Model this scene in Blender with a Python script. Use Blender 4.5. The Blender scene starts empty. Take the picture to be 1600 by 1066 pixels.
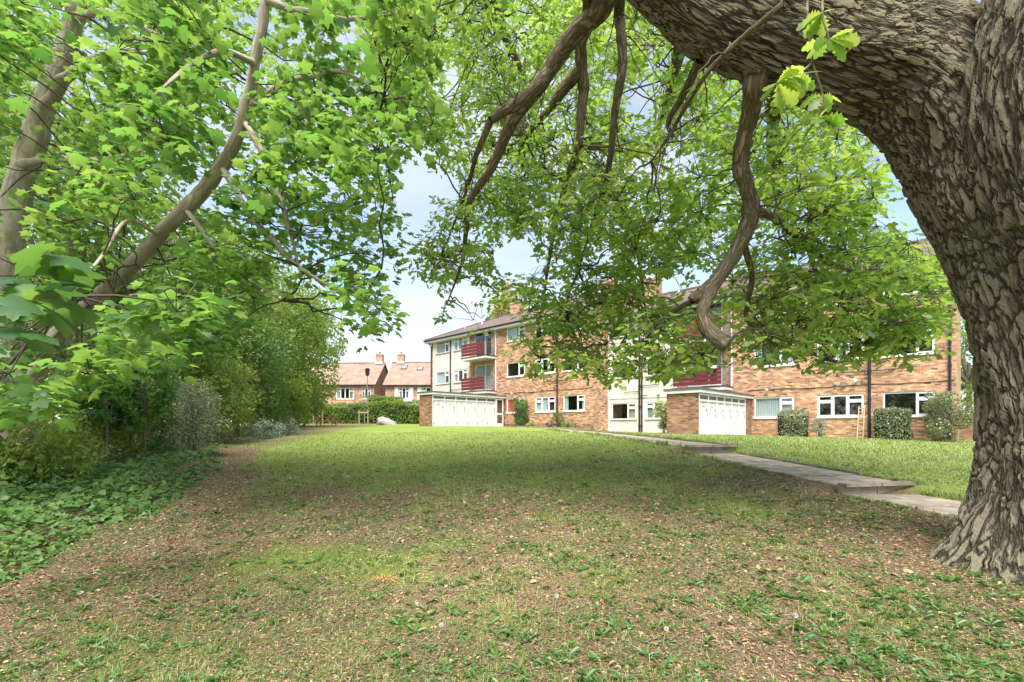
import bpy, math, random
import numpy as np
from mathutils import Vector, Matrix

random.seed(7)
RNG = np.random.default_rng(11)
scene = bpy.context.scene
COL = scene.collection

# ------------------------------------------------------------------ camera, sky, sun, exposure
FPX, HZ = 740.0, 667.0                    # focal length and horizon of the photograph (1600 px wide)
cam_data = bpy.data.cameras.new("camera")
cam_data.sensor_width = 36.0
cam_data.lens = 36.0 * FPX / 1600.0
cam_data.shift_y = (HZ - 533.0) / 1600.0
cam_data.clip_start = 0.05
cam_data.clip_end = 3000.0
cam = bpy.data.objects.new("camera", cam_data)
COL.objects.link(cam)
cam.rotation_euler = (math.radians(90), 0, 0)
scene.camera = cam

SUN_EL, SUN_AZ = math.radians(60), math.radians(188)   # azimuth clockwise from +Y (behind the camera, to the left)
world = bpy.data.worlds.new("World")
scene.world = world
world.use_nodes = True
wn, wl = world.node_tree.nodes, world.node_tree.links
wn.clear()
w_out = wn.new("ShaderNodeOutputWorld")
w_bg = wn.new("ShaderNodeBackground"); w_bg.inputs[1].default_value = 0.115
sky = wn.new("ShaderNodeTexSky"); sky.sky_type = 'NISHITA'; sky.sun_disc = False
sky.sun_elevation = SUN_EL; sky.sun_rotation = SUN_AZ
sky.air_density = 1.0; sky.dust_density = 0.8; sky.ozone_density = 1.0
tc = wn.new("ShaderNodeTexCoord")
mp = wn.new("ShaderNodeMapping"); mp.inputs['Scale'].default_value = (1.0, 1.0, 2.6)
cn = wn.new("ShaderNodeTexNoise"); cn.inputs['Scale'].default_value = 2.1; cn.inputs['Detail'].default_value = 8; cn.inputs['Roughness'].default_value = 0.55
cr = wn.new("ShaderNodeValToRGB"); cr.color_ramp.elements[0].position = 0.34; cr.color_ramp.elements[0].color = (.10, .10, .10, 1); cr.color_ramp.elements[1].position = 0.64; cr.color_ramp.elements[1].color = (.85, .85, .85, 1)
cmx = wn.new("ShaderNodeMix"); cmx.data_type = 'RGBA'; cmx.inputs[7].default_value = (3.0, 3.08, 3.15, 1)
wl.new(tc.outputs['Generated'], mp.inputs[0]); wl.new(mp.outputs[0], cn.inputs['Vector'])
wl.new(cn.outputs[0], cr.inputs[0]); wl.new(cr.outputs[0], cmx.inputs[0])
wl.new(sky.outputs[0], cmx.inputs[6]); wl.new(cmx.outputs[2], w_bg.inputs[0]); wl.new(w_bg.outputs[0], w_out.inputs[0])

sun_data = bpy.data.lights.new("sun", 'SUN')
sun_data.energy = 2.9
sun_data.angle = math.radians(40.0)
sun_data.color = (1.0, 0.95, 0.87)
sun = bpy.data.objects.new("sun", sun_data)
COL.objects.link(sun)
sdir = Vector((math.sin(SUN_AZ) * math.cos(SUN_EL), math.cos(SUN_AZ) * math.cos(SUN_EL), math.sin(SUN_EL)))
sun.rotation_euler = sdir.to_track_quat('Z', 'Y').to_euler()
sun.location = (0, -20, 60)

vs = scene.view_settings
vs.view_transform = 'Standard'; vs.look = 'None'; vs.exposure = 1.58; vs.gamma = 1.0
vs.use_curve_mapping = False
scene.cycles.use_denoising = True
scene.cycles.max_bounces = 8
scene.cycles.transparent_max_bounces = 12
scene.cycles.diffuse_bounces = 4
scene.cycles.transmission_bounces = 5

# ------------------------------------------------------------------ helpers
def P(px, py, Y):
    """a point Y metres in front of the camera, seen at photo pixel (px, py)"""
    return np.array([(px - 800.0) / FPX * Y, Y, (HZ - py) / FPX * Y])

def tag(o, label=None, cat=None, group=None, kind=None):
    if label: o['label'] = label
    if cat: o['category'] = cat
    if group: o['group'] = group
    if kind: o['kind'] = kind
    return o

def empty(name, loc=(0, 0, 0), rz=0.0, parent=None):
    o = bpy.data.objects.new(name, None)
    COL.objects.link(o)
    o.location = loc; o.rotation_euler = (0, 0, rz)
    o.empty_display_size = 0.2
    if parent: o.parent = parent
    return o

def link(name, me, parent=None):
    o = bpy.data.objects.new(name, me)
    COL.objects.link(o)
    if parent: o.parent = parent
    return o

def np_mesh(name, V, F, mat, tint=None, smooth=False, extra=None):
    """fast mesh from arrays; F has a constant number of corners"""
    V = np.ascontiguousarray(V, dtype=np.float32); F = np.ascontiguousarray(F, dtype=np.int32)
    me = bpy.data.meshes.new(name)
    k = F.shape[1]
    me.vertices.add(len(V)); me.vertices.foreach_set('co', V.ravel())
    me.loops.add(F.size); me.loops.foreach_set('vertex_index', F.ravel())
    me.polygons.add(len(F)); me.polygons.foreach_set('loop_start', np.arange(0, F.size, k, dtype=np.int32))
    if smooth: me.polygons.foreach_set('use_smooth', np.ones(len(F), dtype=bool))
    if tint is not None:
        a = me.attributes.new('tint', 'FLOAT', 'POINT'); a.data.foreach_set('value', np.ascontiguousarray(tint, dtype=np.float32))
    for nm, arr in (extra or {}).items():
        if arr.ndim == 1:
            a = me.attributes.new(nm, 'FLOAT', 'POINT'); a.data.foreach_set('value', np.ascontiguousarray(arr, dtype=np.float32))
        else:
            a = me.attributes.new(nm, 'FLOAT_VECTOR', 'POINT'); a.data.foreach_set('vector', np.ascontiguousarray(arr, dtype=np.float32).ravel())
    me.update(calc_edges=True)
    if mat: me.materials.append(mat)
    return me

class MB:
    """collects boxes, quads and tubes into one mesh"""
    def __init__(self): self.v = []; self.f = []
    def add(self, vs_, fs_):
        b = len(self.v); self.v += [tuple(p) for p in vs_]; self.f += [tuple(i + b for i in f) for f in fs_]; return self
    def box(self, x0, x1, y0, y1, z0, z1):
        return self.add([(x0, y0, z0), (x1, y0, z0), (x1, y1, z0), (x0, y1, z0), (x0, y0, z1), (x1, y0, z1), (x1, y1, z1), (x0, y1, z1)],
                        [(0, 3, 2, 1), (4, 5, 6, 7), (0, 1, 5, 4), (1, 2, 6, 5), (2, 3, 7, 6), (3, 0, 4, 7)])
    def quad(self, a, b, c, d): return self.add([a, b, c, d], [(0, 1, 2, 3)])
    def bar(self, a, b, w, h):
        a = Vector(a); b = Vector(b); d = (b - a).normalized()
        s = d.cross(Vector((0, 0, 1)));  s = Vector((1, 0, 0)) if s.length < 1e-4 else s.normalized()
        t = s.cross(d).normalized(); s = s * w / 2; t = t * h / 2
        return self.add([a - s - t, a + s - t, a + s + t, a - s + t, b - s - t, b + s - t, b + s + t, b - s + t],
                        [(0, 1, 2, 3), (7, 6, 5, 4), (0, 4, 5, 1), (1, 5, 6, 2), (2, 6, 7, 3), (3, 7, 4, 0)])
    def tube(self, pts, radii, n=8, caps=True):
        V, F = sweep(pts, radii, n)
        b = len(self.v); self.v += [tuple(p) for p in V]; self.f += [tuple(int(i) + b for i in f) for f in F]
        if caps:
            self.f.append(tuple(range(b + n - 1, b - 1, -1))); m = len(V) - n
            self.f.append(tuple(range(b + m, b + m + n)))
        return self
    def mesh(self, name, mat, smooth=False):
        me = bpy.data.meshes.new(name); me.from_pydata(self.v, [], self.f); me.update()
        if mat: me.materials.append(mat)
        if smooth: me.polygons.foreach_set('use_smooth', [True] * len(me.polygons))
        return me
    def build(self, name, mat, parent=None, smooth=False): return link(name, self.mesh(name, mat, smooth), parent)

def frames(pts):
    pts = np.asarray(pts, float)
    T = np.gradient(pts, axis=0); T /= np.linalg.norm(T, axis=1)[:, None] + 1e-9
    ref = np.array([0, 1.0, 0]) if abs(T[0][1]) < 0.9 else np.array([1.0, 0, 0])
    N = np.zeros_like(pts); n = ref - T[0] * ref.dot(T[0]); n /= np.linalg.norm(n); N[0] = n
    for i in range(1, len(pts)):
        n = n - T[i] * n.dot(T[i]); n /= np.linalg.norm(n) + 1e-9; N[i] = n
    return T, N, np.cross(T, N)

def sweep(pts, radii, n=8):
    pts = np.asarray(pts, float); T, N, B = frames(pts)
    a = np.linspace(0, 2 * np.pi, n, endpoint=False)
    r = np.asarray(radii, float)[:, None, None]
    V = pts[:, None, :] + r * (np.cos(a)[None, :, None] * N[:, None, :] + np.sin(a)[None, :, None] * B[:, None, :])
    i, j = np.meshgrid(np.arange(len(pts) - 1), np.arange(n), indexing='ij'); j2 = (j + 1) % n
    F = np.stack([i * n + j, i * n + j2, (i + 1) * n + j2, (i + 1) * n + j], -1).reshape(-1, 4)
    return V.reshape(-1, 3), F

def spline(pts, k=8):
    """Catmull-Rom through points (any width), k steps per span"""
    p = np.asarray(pts, float); p = np.vstack([2 * p[0] - p[1], p, 2 * p[-1] - p[-2]])
    out = []
    for i in range(1, len(p) - 2):
        t = np.linspace(0, 1, k, endpoint=False)[:, None]
        a, b, c, d = p[i - 1], p[i], p[i + 1], p[i + 2]
        out.append(0.5 * (2 * b + (c - a) * t + (2 * a - 5 * b + 4 * c - d) * t ** 2 + (3 * b - a - 3 * c + d) * t ** 3))
    return np.vstack(out + [p[-2][None]])

def vnoise(x, y, s, seed=0):
    """smooth 2-D value noise in 0..1"""
    x = np.asarray(x, float) * s; y = np.asarray(y, float) * s
    xi = np.floor(x).astype(np.int64); yi = np.floor(y).astype(np.int64); fx = x - xi; fy = y - yi
    fx = fx * fx * (3 - 2 * fx); fy = fy * fy * (3 - 2 * fy)
    def h(a, b):
        q = (a * 374761393 + b * 668265263 + seed * 974711) & 0x7fffffff
        q = ((q ^ (q >> 13)) * 1274126177) & 0x7fffffff
        return ((q ^ (q >> 16)) & 0xffff) / 65535.0
    return (h(xi, yi) * (1 - fx) + h(xi + 1, yi) * fx) * (1 - fy) + (h(xi, yi + 1) * (1 - fx) + h(xi + 1, yi + 1) * fx) * fy

def fbm(x, y, s, seed=0):
    return 0.5 * vnoise(x, y, s, seed) + 0.3 * vnoise(x, y, s * 2.1, seed + 1) + 0.2 * vnoise(x, y, s * 4.3, seed + 2)

def inpoly(px, py, poly):
    px = np.asarray(px); py = np.asarray(py); r = np.zeros(px.shape, bool); n = len(poly); j = n - 1
    for i in range(n):
        xi, yi = poly[i]; xj, yj = poly[j]
        c = ((yi > py) != (yj > py)) & (px < (xj - xi) * (py - yi) / ((yj - yi) or 1e-9) + xi)
        r ^= c; j = i
    return r

# ------------------------------------------------------------------ materials
def mat_new(name):
    m = bpy.data.materials.new(name); m.use_nodes = True
    nt = m.node_tree; nt.nodes.clear()
    out = nt.nodes.new('ShaderNodeOutputMaterial')
    return m, nt.nodes, nt.links, out

def ramp(n, cols):
    r = n.new('ShaderNodeValToRGB'); e = r.color_ramp.elements
    while len(e) < len(cols): e.new(0.5)
    for i, (p, c) in enumerate(cols): e[i].position = p; e[i].color = (*c, 1)
    return r

def plain(name, col, rough=0.6, var=0.12, scale=6.0, bump=0.0, bscale=40.0, metal=0.0, spec=0.4, stretch=1.0):
    m, n, l, out = mat_new(name)
    b = n.new('ShaderNodeBsdfPrincipled'); b.inputs['Roughness'].default_value = rough; b.inputs['Metallic'].default_value = metal
    b.inputs['Specular IOR Level'].default_value = spec
    t = n.new('ShaderNodeTexCoord'); no = n.new('ShaderNodeTexNoise'); no.inputs['Scale'].default_value = scale; no.inputs['Detail'].default_value = 6
    sm = n.new('ShaderNodeMapping'); sm.inputs['Scale'].default_value = (1, 1, stretch); l.new(t.outputs['Object'], sm.inputs[0]); l.new(sm.outputs[0], no.inputs['Vector'])
    c = np.array(col)
    r = ramp(n, [(0.3, tuple(np.clip(c * (1 - var), 0, 1))), (0.7, tuple(np.clip(c * (1 + var * 0.6), 0, 1)))])
    l.new(no.outputs[0], r.inputs[0]); l.new(r.outputs[0], b.inputs['Base Color'])
    if bump:
        n2 = n.new('ShaderNodeTexNoise'); n2.inputs['Scale'].default_value = bscale; n2.inputs['Detail'].default_value = 4
        bp = n.new('ShaderNodeBump'); bp.inputs['Strength'].default_value = bump; bp.inputs['Distance'].default_value = 0.02
        l.new(t.outputs['Object'], n2.inputs['Vector']); l.new(n2.outputs[0], bp.inputs['Height']); l.new(bp.outputs[0], b.inputs['Normal'])
    l.new(b.outputs[0], out.inputs[0])
    return m

def leaf_mat(name, cols, trans, tmix=0.45, gloss=0.06, rough=0.4):
    """leaf tissue: diffuse + translucent + a waxy sheen; colour varies leaf by leaf"""
    m, n, l, out = mat_new(name)
    at = n.new('ShaderNodeAttribute'); at.attribute_name = 'tint'
    r1 = ramp(n, [(i / (len(cols) - 1), c) for i, c in enumerate(cols)])
    r2 = ramp(n, [(i / (len(trans) - 1), c) for i, c in enumerate(trans)])
    l.new(at.outputs['Fac'], r1.inputs[0]); l.new(at.outputs['Fac'], r2.inputs[0])
    d = n.new('ShaderNodeBsdfDiffuse'); t = n.new('ShaderNodeBsdfTranslucent'); g = n.new('ShaderNodeBsdfGlossy')
    g.inputs['Roughness'].default_value = rough; g.inputs['Color'].default_value = (0.8, 0.85, 0.9, 1)
    l.new(r1.outputs[0], d.inputs[0]); l.new(r2.outputs[0], t.inputs[0])
    a = n.new('ShaderNodeMixShader'); a.inputs[0].default_value = tmix
    l.new(d.outputs[0], a.inputs[1]); l.new(t.outputs[0], a.inputs[2])
    lw = n.new('ShaderNodeLayerWeight'); lw.inputs[0].default_value = 0.25
    mu = n.new('ShaderNodeMath'); mu.operation = 'MULTIPLY_ADD'; mu.inputs[1].default_value = 0.10; mu.inputs[2].default_value = gloss
    l.new(lw.outputs['Fresnel'], mu.inputs[0])
    b = n.new('ShaderNodeMixShader'); l.new(mu.outputs[0], b.inputs[0])
    l.new(a.outputs[0], b.inputs[1]); l.new(g.outputs[0], b.inputs[2]); l.new(b.outputs[0], out.inputs[0])
    return m

def brick_mat(name, c1, c2, mortar, dark=(0.12, 0.06, 0.045), darkamt=0.35):
    m, n, l, out = mat_new(name)
    t = n.new('ShaderNodeTexCoord'); sx = n.new('ShaderNodeSeparateXYZ'); l.new(t.outputs['Object'], sx.inputs[0])
    ad = n.new('ShaderNodeMath'); ad.operation = 'ADD'; l.new(sx.outputs[0], ad.inputs[0]); l.new(sx.outputs[1], ad.inputs[1])
    cb = n.new('ShaderNodeCombineXYZ'); l.new(ad.outputs[0], cb.inputs[0]); l.new(sx.outputs[2], cb.inputs[1])
    br = n.new('ShaderNodeTexBrick'); br.inputs['Scale'].default_value = 1.0
    br.inputs['Brick Width'].default_value = 0.225; br.inputs['Row Height'].default_value = 0.075
    br.inputs['Mortar Size'].default_value = 0.006; br.inputs['Mortar Smooth'].default_value = 0.2; br.inputs['Bias'].default_value = 0.0
    br.inputs['Color1'].default_value = (0, 0, 0, 1); br.inputs['Color2'].default_value = (1, 1, 1, 1); br.inputs['Mortar'].default_value = (0.5, 0.5, 0.5, 1)
    l.new(cb.outputs[0], br.inputs['Vector'])
    r = ramp(n, [(0.0, dark), (0.10, tuple(np.array(c1) * 0.72)), (0.38, c1), (0.8, c2), (1.0, tuple(np.clip(np.array(c2) * 1.3, 0, 1)))])
    l.new(br.outputs['Color'], r.inputs[0])
    no = n.new('ShaderNodeTexNoise'); no.inputs['Scale'].default_value = 0.8; no.inputs['Detail'].default_value = 5
    l.new(cb.outputs[0], no.inputs['Vector'])
    wr = ramp(n, [(0.32, (0.68, 0.67, 0.66)), (0.5, (0.98, 0.97, 0.96)), (0.68, (1.18, 1.14, 1.10))]); l.new(no.outputs[0], wr.inputs[0])
    mx = n.new('ShaderNodeMix'); mx.data_type = 'RGBA'; mx.blend_type = 'MULTIPLY'; mx.inputs[0].default_value = 1.0
    l.new(r.outputs[0], mx.inputs[6]); l.new(wr.outputs[0], mx.inputs[7])
    m2 = n.new('ShaderNodeMix'); m2.data_type = 'RGBA'; l.new(br.outputs['Fac'], m2.inputs[0]); l.new(mx.outputs[2], m2.inputs[6]); m2.inputs[7].default_value = (*mortar, 1)
    b = n.new('ShaderNodeBsdfPrincipled'); b.inputs['Roughness'].default_value = 0.85; l.new(m2.outputs[2], b.inputs['Base Color'])
    bp = n.new('ShaderNodeBump'); bp.invert = True; bp.inputs['Strength'].default_value = 0.6; bp.inputs['Distance'].default_value = 0.012
    l.new(br.outputs['Fac'], bp.inputs['Height']); l.new(bp.outputs[0], b.inputs['Normal']); l.new(b.outputs[0], out.inputs[0])
    return m

def tile_mat(name, c1, c2):
    m, n, l, out = mat_new(name)
    t = n.new('ShaderNodeTexCoord'); br = n.new('ShaderNodeTexBrick'); br.inputs['Scale'].default_value = 1.0
    br.inputs['Brick Width'].default_value = 0.2; br.inputs['Row Height'].default_value = 0.13; br.inputs['Mortar Size'].default_value = 0.008
    br.inputs['Color1'].default_value = (*c1, 1); br.inputs['Color2'].default_value = (*c2, 1); br.inputs['Mortar'].default_value = (*(np.array(c1) * 0.4), 1)
    l.new(t.outputs['Object'], br.inputs['Vector'])
    no = n.new('ShaderNodeTexNoise'); no.inputs['Scale'].default_value = 1.2; no.inputs['Detail'].default_value = 6; l.new(t.outputs['Object'], no.inputs['Vector'])
    wr = ramp(n, [(0.3, (0.7, 0.7, 0.7)), (0.7, (1.15, 1.12, 1.1))]); l.new(no.outputs[0], wr.inputs[0])
    mx = n.new('ShaderNodeMix'); mx.data_type = 'RGBA'; mx.blend_type = 'MULTIPLY'; mx.inputs[0].default_value = 1.0
    l.new(br.outputs[0], mx.inputs[6]); l.new(wr.outputs[0], mx.inputs[7])
    b = n.new('ShaderNodeBsdfPrincipled'); b.inputs['Roughness'].default_value = 0.85; l.new(mx.outputs[2], b.inputs['Base Color'])
    bp = n.new('ShaderNodeBump'); bp.invert = True; bp.inputs['Strength'].default_value = 0.7; l.new(br.outputs['Fac'], bp.inputs['Height']); l.new(bp.outputs[0], b.inputs['Normal'])
    l.new(b.outputs[0], out.inputs[0])
    return m

def glass_mat(name):
    m, n, l, out = mat_new(name)
    tr = n.new('ShaderNodeBsdfTransparent'); tr.inputs[0].default_value = (0.93, 0.96, 0.95, 1)
    g = n.new('ShaderNodeBsdfGlossy'); g.inputs['Roughness'].default_value = 0.015
    f = n.new('ShaderNodeFresnel'); f.inputs[0].default_value = 1.55
    a = n.new('ShaderNodeMath'); a.operation = 'ADD'; a.inputs[1].default_value = 0.05; l.new(f.outputs[0], a.inputs[0])
    ge = n.new('ShaderNodeNewGeometry'); inv = n.new('ShaderNodeMath'); inv.operation = 'SUBTRACT'; inv.inputs[0].default_value = 1.0; l.new(ge.outputs['Backfacing'], inv.inputs[1])
    mu = n.new('ShaderNodeMath'); mu.operation = 'MULTIPLY'; l.new(a.outputs[0], mu.inputs[0]); l.new(inv.outputs[0], mu.inputs[1]); a = mu     # reflect at the outer face only
    mx = n.new('ShaderNodeMixShader'); l.new(a.outputs[0], mx.inputs[0]); l.new(tr.outputs[0], mx.inputs[1]); l.new(g.outputs[0], mx.inputs[2])
    l.new(mx.outputs[0], out.inputs[0])
    return m

def bark_mat(name, ridge, furrow, moss, depth=0.05, plate=9.0, disp=True, rough_scale=1.0, furrow_at=(0.02, 0.30)):
    """bark from the attribute 'bark' = (R cos a, R sin a, length): plates stretched along the limb"""
    m, n, l, out = mat_new(name)
    at = n.new('ShaderNodeAttribute'); at.attribute_name = 'bark'
    mp_ = n.new('ShaderNodeMapping'); mp_.inputs['Scale'].default_value = (plate, plate, plate * 0.20); l.new(at.outputs['Vector'], mp_.inputs[0])
    wn_ = n.new('ShaderNodeTexNoise'); wn_.inputs['Scale'].default_value = 1.4; wn_.inputs['Detail'].default_value = 4; l.new(mp_.outputs[0], wn_.inputs['Vector'])
    ws = n.new('ShaderNodeVectorMath'); ws.operation = 'SCALE'; ws.inputs['Scale'].default_value = 1.3; l.new(wn_.outputs['Color'], ws.inputs[0])
    wa = n.new('ShaderNodeVectorMath'); wa.operation = 'ADD'; l.new(mp_.outputs[0], wa.inputs[0]); l.new(ws.outputs[0], wa.inputs[1])
    bn = n.new('ShaderNodeTexNoise'); bn.inputs['Scale'].default_value = 0.22; bn.inputs['Detail'].default_value = 2; l.new(mp_.outputs[0], bn.inputs['Vector'])
    bs = n.new('ShaderNodeVectorMath'); bs.operation = 'SCALE'; bs.inputs['Scale'].default_value = 5.0; l.new(bn.outputs['Color'], bs.inputs[0])
    wb = n.new('ShaderNodeVectorMath'); wb.operation = 'ADD'; l.new(wa.outputs[0], wb.inputs[0]); l.new(bs.outputs[0], wb.inputs[1]); wa = wb
    vo = n.new('ShaderNodeTexVoronoi'); vo.feature = 'DISTANCE_TO_EDGE'; vo.inputs['Scale'].default_value = 1.0; l.new(wa.outputs[0], vo.inputs['Vector'])
    ed = n.new('ShaderNodeMapRange'); ed.interpolation_type = 'SMOOTHSTEP'; ed.inputs[1].default_value = furrow_at[0]; ed.inputs[2].default_value = furrow_at[1]
    l.new(vo.outputs['Distance'], ed.inputs[0])
    v2 = n.new('ShaderNodeTexVoronoi'); v2.feature = 'DISTANCE_TO_EDGE'; v2.inputs['Scale'].default_value = 0.40; l.new(wa.outputs[0], v2.inputs['Vector'])
    e2 = n.new('ShaderNodeMapRange'); e2.interpolation_type = 'SMOOTHSTEP'; e2.inputs[1].default_value = 0.0; e2.inputs[2].default_value = 0.16; l.new(v2.outputs['Distance'], e2.inputs[0])
    ms = n.new('ShaderNodeMath'); ms.operation = 'MULTIPLY_ADD'; ms.inputs[1].default_value = 0.6; ms.inputs[2].default_value = 0.4; l.new(e2.outputs[0], ms.inputs[0])
    mxe = n.new('ShaderNodeMath'); mxe.operation = 'MULTIPLY'; l.new(ed.outputs[0], mxe.inputs[0]); l.new(ms.outputs[0], mxe.inputs[1])
    m2_ = n.new('ShaderNodeMapping'); m2_.inputs['Scale'].default_value = (plate * 2.8, plate * 2.8, plate * 1.6); l.new(at.outputs['Vector'], m2_.inputs[0])
    fn = n.new('ShaderNodeTexNoise'); fn.inputs['Scale'].default_value = 1.0; fn.inputs['Detail'].default_value = 9; fn.inputs['Roughness'].default_value = 0.65; l.new(m2_.outputs[0], fn.inputs['Vector'])
    h = n.new('ShaderNodeMath'); h.operation = 'MULTIPLY_ADD'; h.inputs[1].default_value = 0.66; l.new(fn.outputs[0], h.inputs[0]); l.new(mxe.outputs[0], h.inputs[2])
    rr = ramp(n, [(0.12, furrow), (0.55, tuple(np.array(ridge) * 0.62)), (0.95, ridge), (1.0, tuple(np.array(ridge) * 1.25))])
    hs = n.new('ShaderNodeMath'); hs.operation = 'MULTIPLY'; hs.inputs[1].default_value = 0.68; l.new(h.outputs[0], hs.inputs[0]); l.new(hs.outputs[0], rr.inputs[0])
    pn = n.new('ShaderNodeTexNoise'); pn.inputs['Scale'].default_value = 1.1; pn.inputs['Detail'].default_value = 4; l.new(at.outputs['Vector'], pn.inputs['Vector'])
    pr = ramp(n, [(0.48, (0, 0, 0)), (0.68, (0.6, 0.6, 0.6))]); l.new(pn.outputs[0], pr.inputs[0])
    mx = n.new('ShaderNodeMix'); mx.data_type = 'RGBA'; l.new(pr.outputs[0], mx.inputs[0]); l.new(rr.outputs[0], mx.inputs[6])
    mm = n.new('ShaderNodeMix'); mm.data_type = 'RGBA'; mm.blend_type = 'MULTIPLY'; mm.inputs[0].default_value = 1.0; mm.inputs[7].default_value = (*moss, 1)
    l.new(rr.outputs[0], mm.inputs[6]); l.new(mm.outputs[2], mx.inputs[7])
    ln = n.new('ShaderNodeTexNoise'); ln.inputs['Scale'].default_value = 2.3; ln.inputs['Detail'].default_value = 7; ln.inputs['Roughness'].default_value = 0.7; l.new(at.outputs['Vector'], ln.inputs['Vector'])
    lr_ = ramp(n, [(0.54, (0, 0, 0)), (0.66, (0.5, 0.5, 0.5))]); l.new(ln.outputs[0], lr_.inputs[0])
    lm = n.new('ShaderNodeMath'); lm.operation = 'MULTIPLY'; l.new(lr_.outputs[0], lm.inputs[0]); l.new(hs.outputs[0], lm.inputs[1])
    lx = n.new('ShaderNodeMix'); lx.data_type = 'RGBA'; l.new(lm.outputs[0], lx.inputs[0]); l.new(mx.outputs[2], lx.inputs[6]); lx.inputs[7].default_value = (*(np.array(ridge) * np.array([1.15, 1.25, 1.15])), 1)
    b = n.new('ShaderNodeBsdfPrincipled'); b.inputs['Roughness'].default_value = 0.9; b.inputs['Specular IOR Level'].default_value = 0.2
    l.new(lx.outputs[2], b.inputs['Base Color']); l.new(b.outputs[0], out.inputs[0])
    if disp:
        dn = n.new('ShaderNodeDisplacement'); dn.inputs['Midlevel'].default_value = 0.9; dn.inputs['Scale'].default_value = depth
        l.new(h.outputs[0], dn.inputs['Height']); l.new(dn.outputs[0], out.inputs['Displacement']); m.displacement_method = 'BOTH'
    else:
        bp = n.new('ShaderNodeBump'); bp.inputs['Strength'].default_value = 0.9; bp.inputs['Distance'].default_value = depth
        l.new(h.outputs[0], bp.inputs['Height']); l.new(bp.outputs[0], b.inputs['Normal'])
    return m

M = {}
M['brick'] = brick_mat('orange_brick', (0.44, 0.215, 0.118), (0.61, 0.355, 0.215), (0.52, 0.43, 0.35))
M['brick_brown'] = brick_mat('brown_brick', (0.26, 0.13, 0.075), (0.36, 0.20, 0.12), (0.30, 0.25, 0.20))
M['brick_house'] = brick_mat('house_brick', (0.46, 0.25, 0.165), (0.56, 0.34, 0.24), (0.48, 0.38, 0.30))
M['cream'] = plain('cream_render', (0.74, 0.67, 0.60), 0.8, 0.17, 1.6, 0.15, 60, stretch=.22)
M['white'] = plain('white_upvc', (0.80, 0.80, 0.79), 0.35, 0.03)
M['whitewood'] = plain('white_painted_wood', (0.73, 0.715, 0.73), 0.5, 0.10, 2.0, stretch=.3)
M['frost'] = plain('soffit_white', (0.74, 0.73, 0.70), 0.6, 0.06)
M['dark'] = plain('black_pipe', (0.025, 0.025, 0.03), 0.45, 0.2)
M['brownpipe'] = plain('brown_pipe', (0.06, 0.035, 0.03), 0.5, 0.2)
M['grey'] = plain('grey_metal', (0.25, 0.26, 0.27), 0.45, 0.15, metal=0.3)
M['lead'] = plain('roof_felt', (0.13, 0.13, 0.125), 0.85, 0.25, 5, 0.3)
M['redslat'] = plain('maroon_board', (0.155, 0.026, 0.032), 0.5, 0.2, 9.0)
M['tile_brown'] = tile_mat('brown_tiles', (0.15, 0.105, 0.085), (0.19, 0.135, 0.11))
M['tile_red'] = tile_mat('red_tiles', (0.33, 0.215, 0.16), (0.40, 0.265, 0.205))
M['glass'] = glass_mat('window_glass')
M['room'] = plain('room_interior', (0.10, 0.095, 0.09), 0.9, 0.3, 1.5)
M['net'] = plain('net_curtain', (0.50, 0.54, 0.56), 0.9, 0.15, 14)
M['greencurtain'] = plain('green_curtain', (0.28, 0.40, 0.36), 0.9, 0.15, 14)
M['redblind'] = plain('red_blind', (0.60, 0.12, 0.06), 0.8, 0.1, 9)
M['tancurtain'] = plain('tan_curtain', (0.42, 0.33, 0.22), 0.9, 0.15, 14)
M['slab'] = plain('concrete_slab', (0.37, 0.31, 0.24), 0.9, 0.5, 3.4, 0.5, 50)
M['kerb'] = plain('concrete_kerb', (0.30, 0.255, 0.20), 0.9, 0.35, 4, 0.5, 40)
M['timber'] = plain('pale_timber', (0.50, 0.37, 0.22), 0.7, 0.2, 14)
M['benchwood'] = plain('stained_bench_wood', (0.50, 0.18, 0.12), 0.6, 0.25, 12)
M['rock'] = plain('pale_rock', (0.36, 0.33, 0.30), 0.9, 0.3, 3, 0.6, 20)
M['twig'] = plain('twig_bark', (0.085, 0.068, 0.05), 0.9, 0.3, 8)
M['drytwig'] = plain('dry_twig', (0.30, 0.24, 0.17), 0.9, 0.3, 8)
M['stem_grey'] = plain('grey_stem', (0.17, 0.145, 0.11), 0.9, 0.3, 6, 0.5, 30)
M['oakbark'] = bark_mat('oak_bark', (0.27, 0.235, 0.17), (0.035, 0.027, 0.020), (0.80, 0.93, 0.64), depth=0.038, plate=20.0, furrow_at=(0.0, 0.17))
M['oakbranch'] = bark_mat('oak_branch_bark', (0.32, 0.265, 0.165), (0.085, 0.068, 0.045), (0.85, 0.95, 0.7), depth=0.012, plate=26, disp=False)
M['sycbark'] = bark_mat('sycamore_bark', (0.56, 0.49, 0.385), (0.32, 0.27, 0.205), (0.8, 0.9, 0.7), depth=0.006, plate=7, disp=False, furrow_at=(-0.1, 0.16))
M['oakleaf'] = leaf_mat('oak_leaf', [(0.075, 0.140, 0.026), (0.125, 0.21, 0.038), (0.19, 0.275, 0.055)], [(0.24, 0.47, 0.05), (0.39, 0.61, 0.08), (0.58, 0.70, 0.11)], 0.60, 0.03)
M['sycleaf'] = leaf_mat('sycamore_leaf', [(0.035, 0.100, 0.028), (0.065, 0.155, 0.030), (0.11, 0.21, 0.04)], [(0.13, 0.34, 0.045), (0.25, 0.48, 0.07), (0.44, 0.60, 0.10)], 0.58, 0.035, 0.4)
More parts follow.
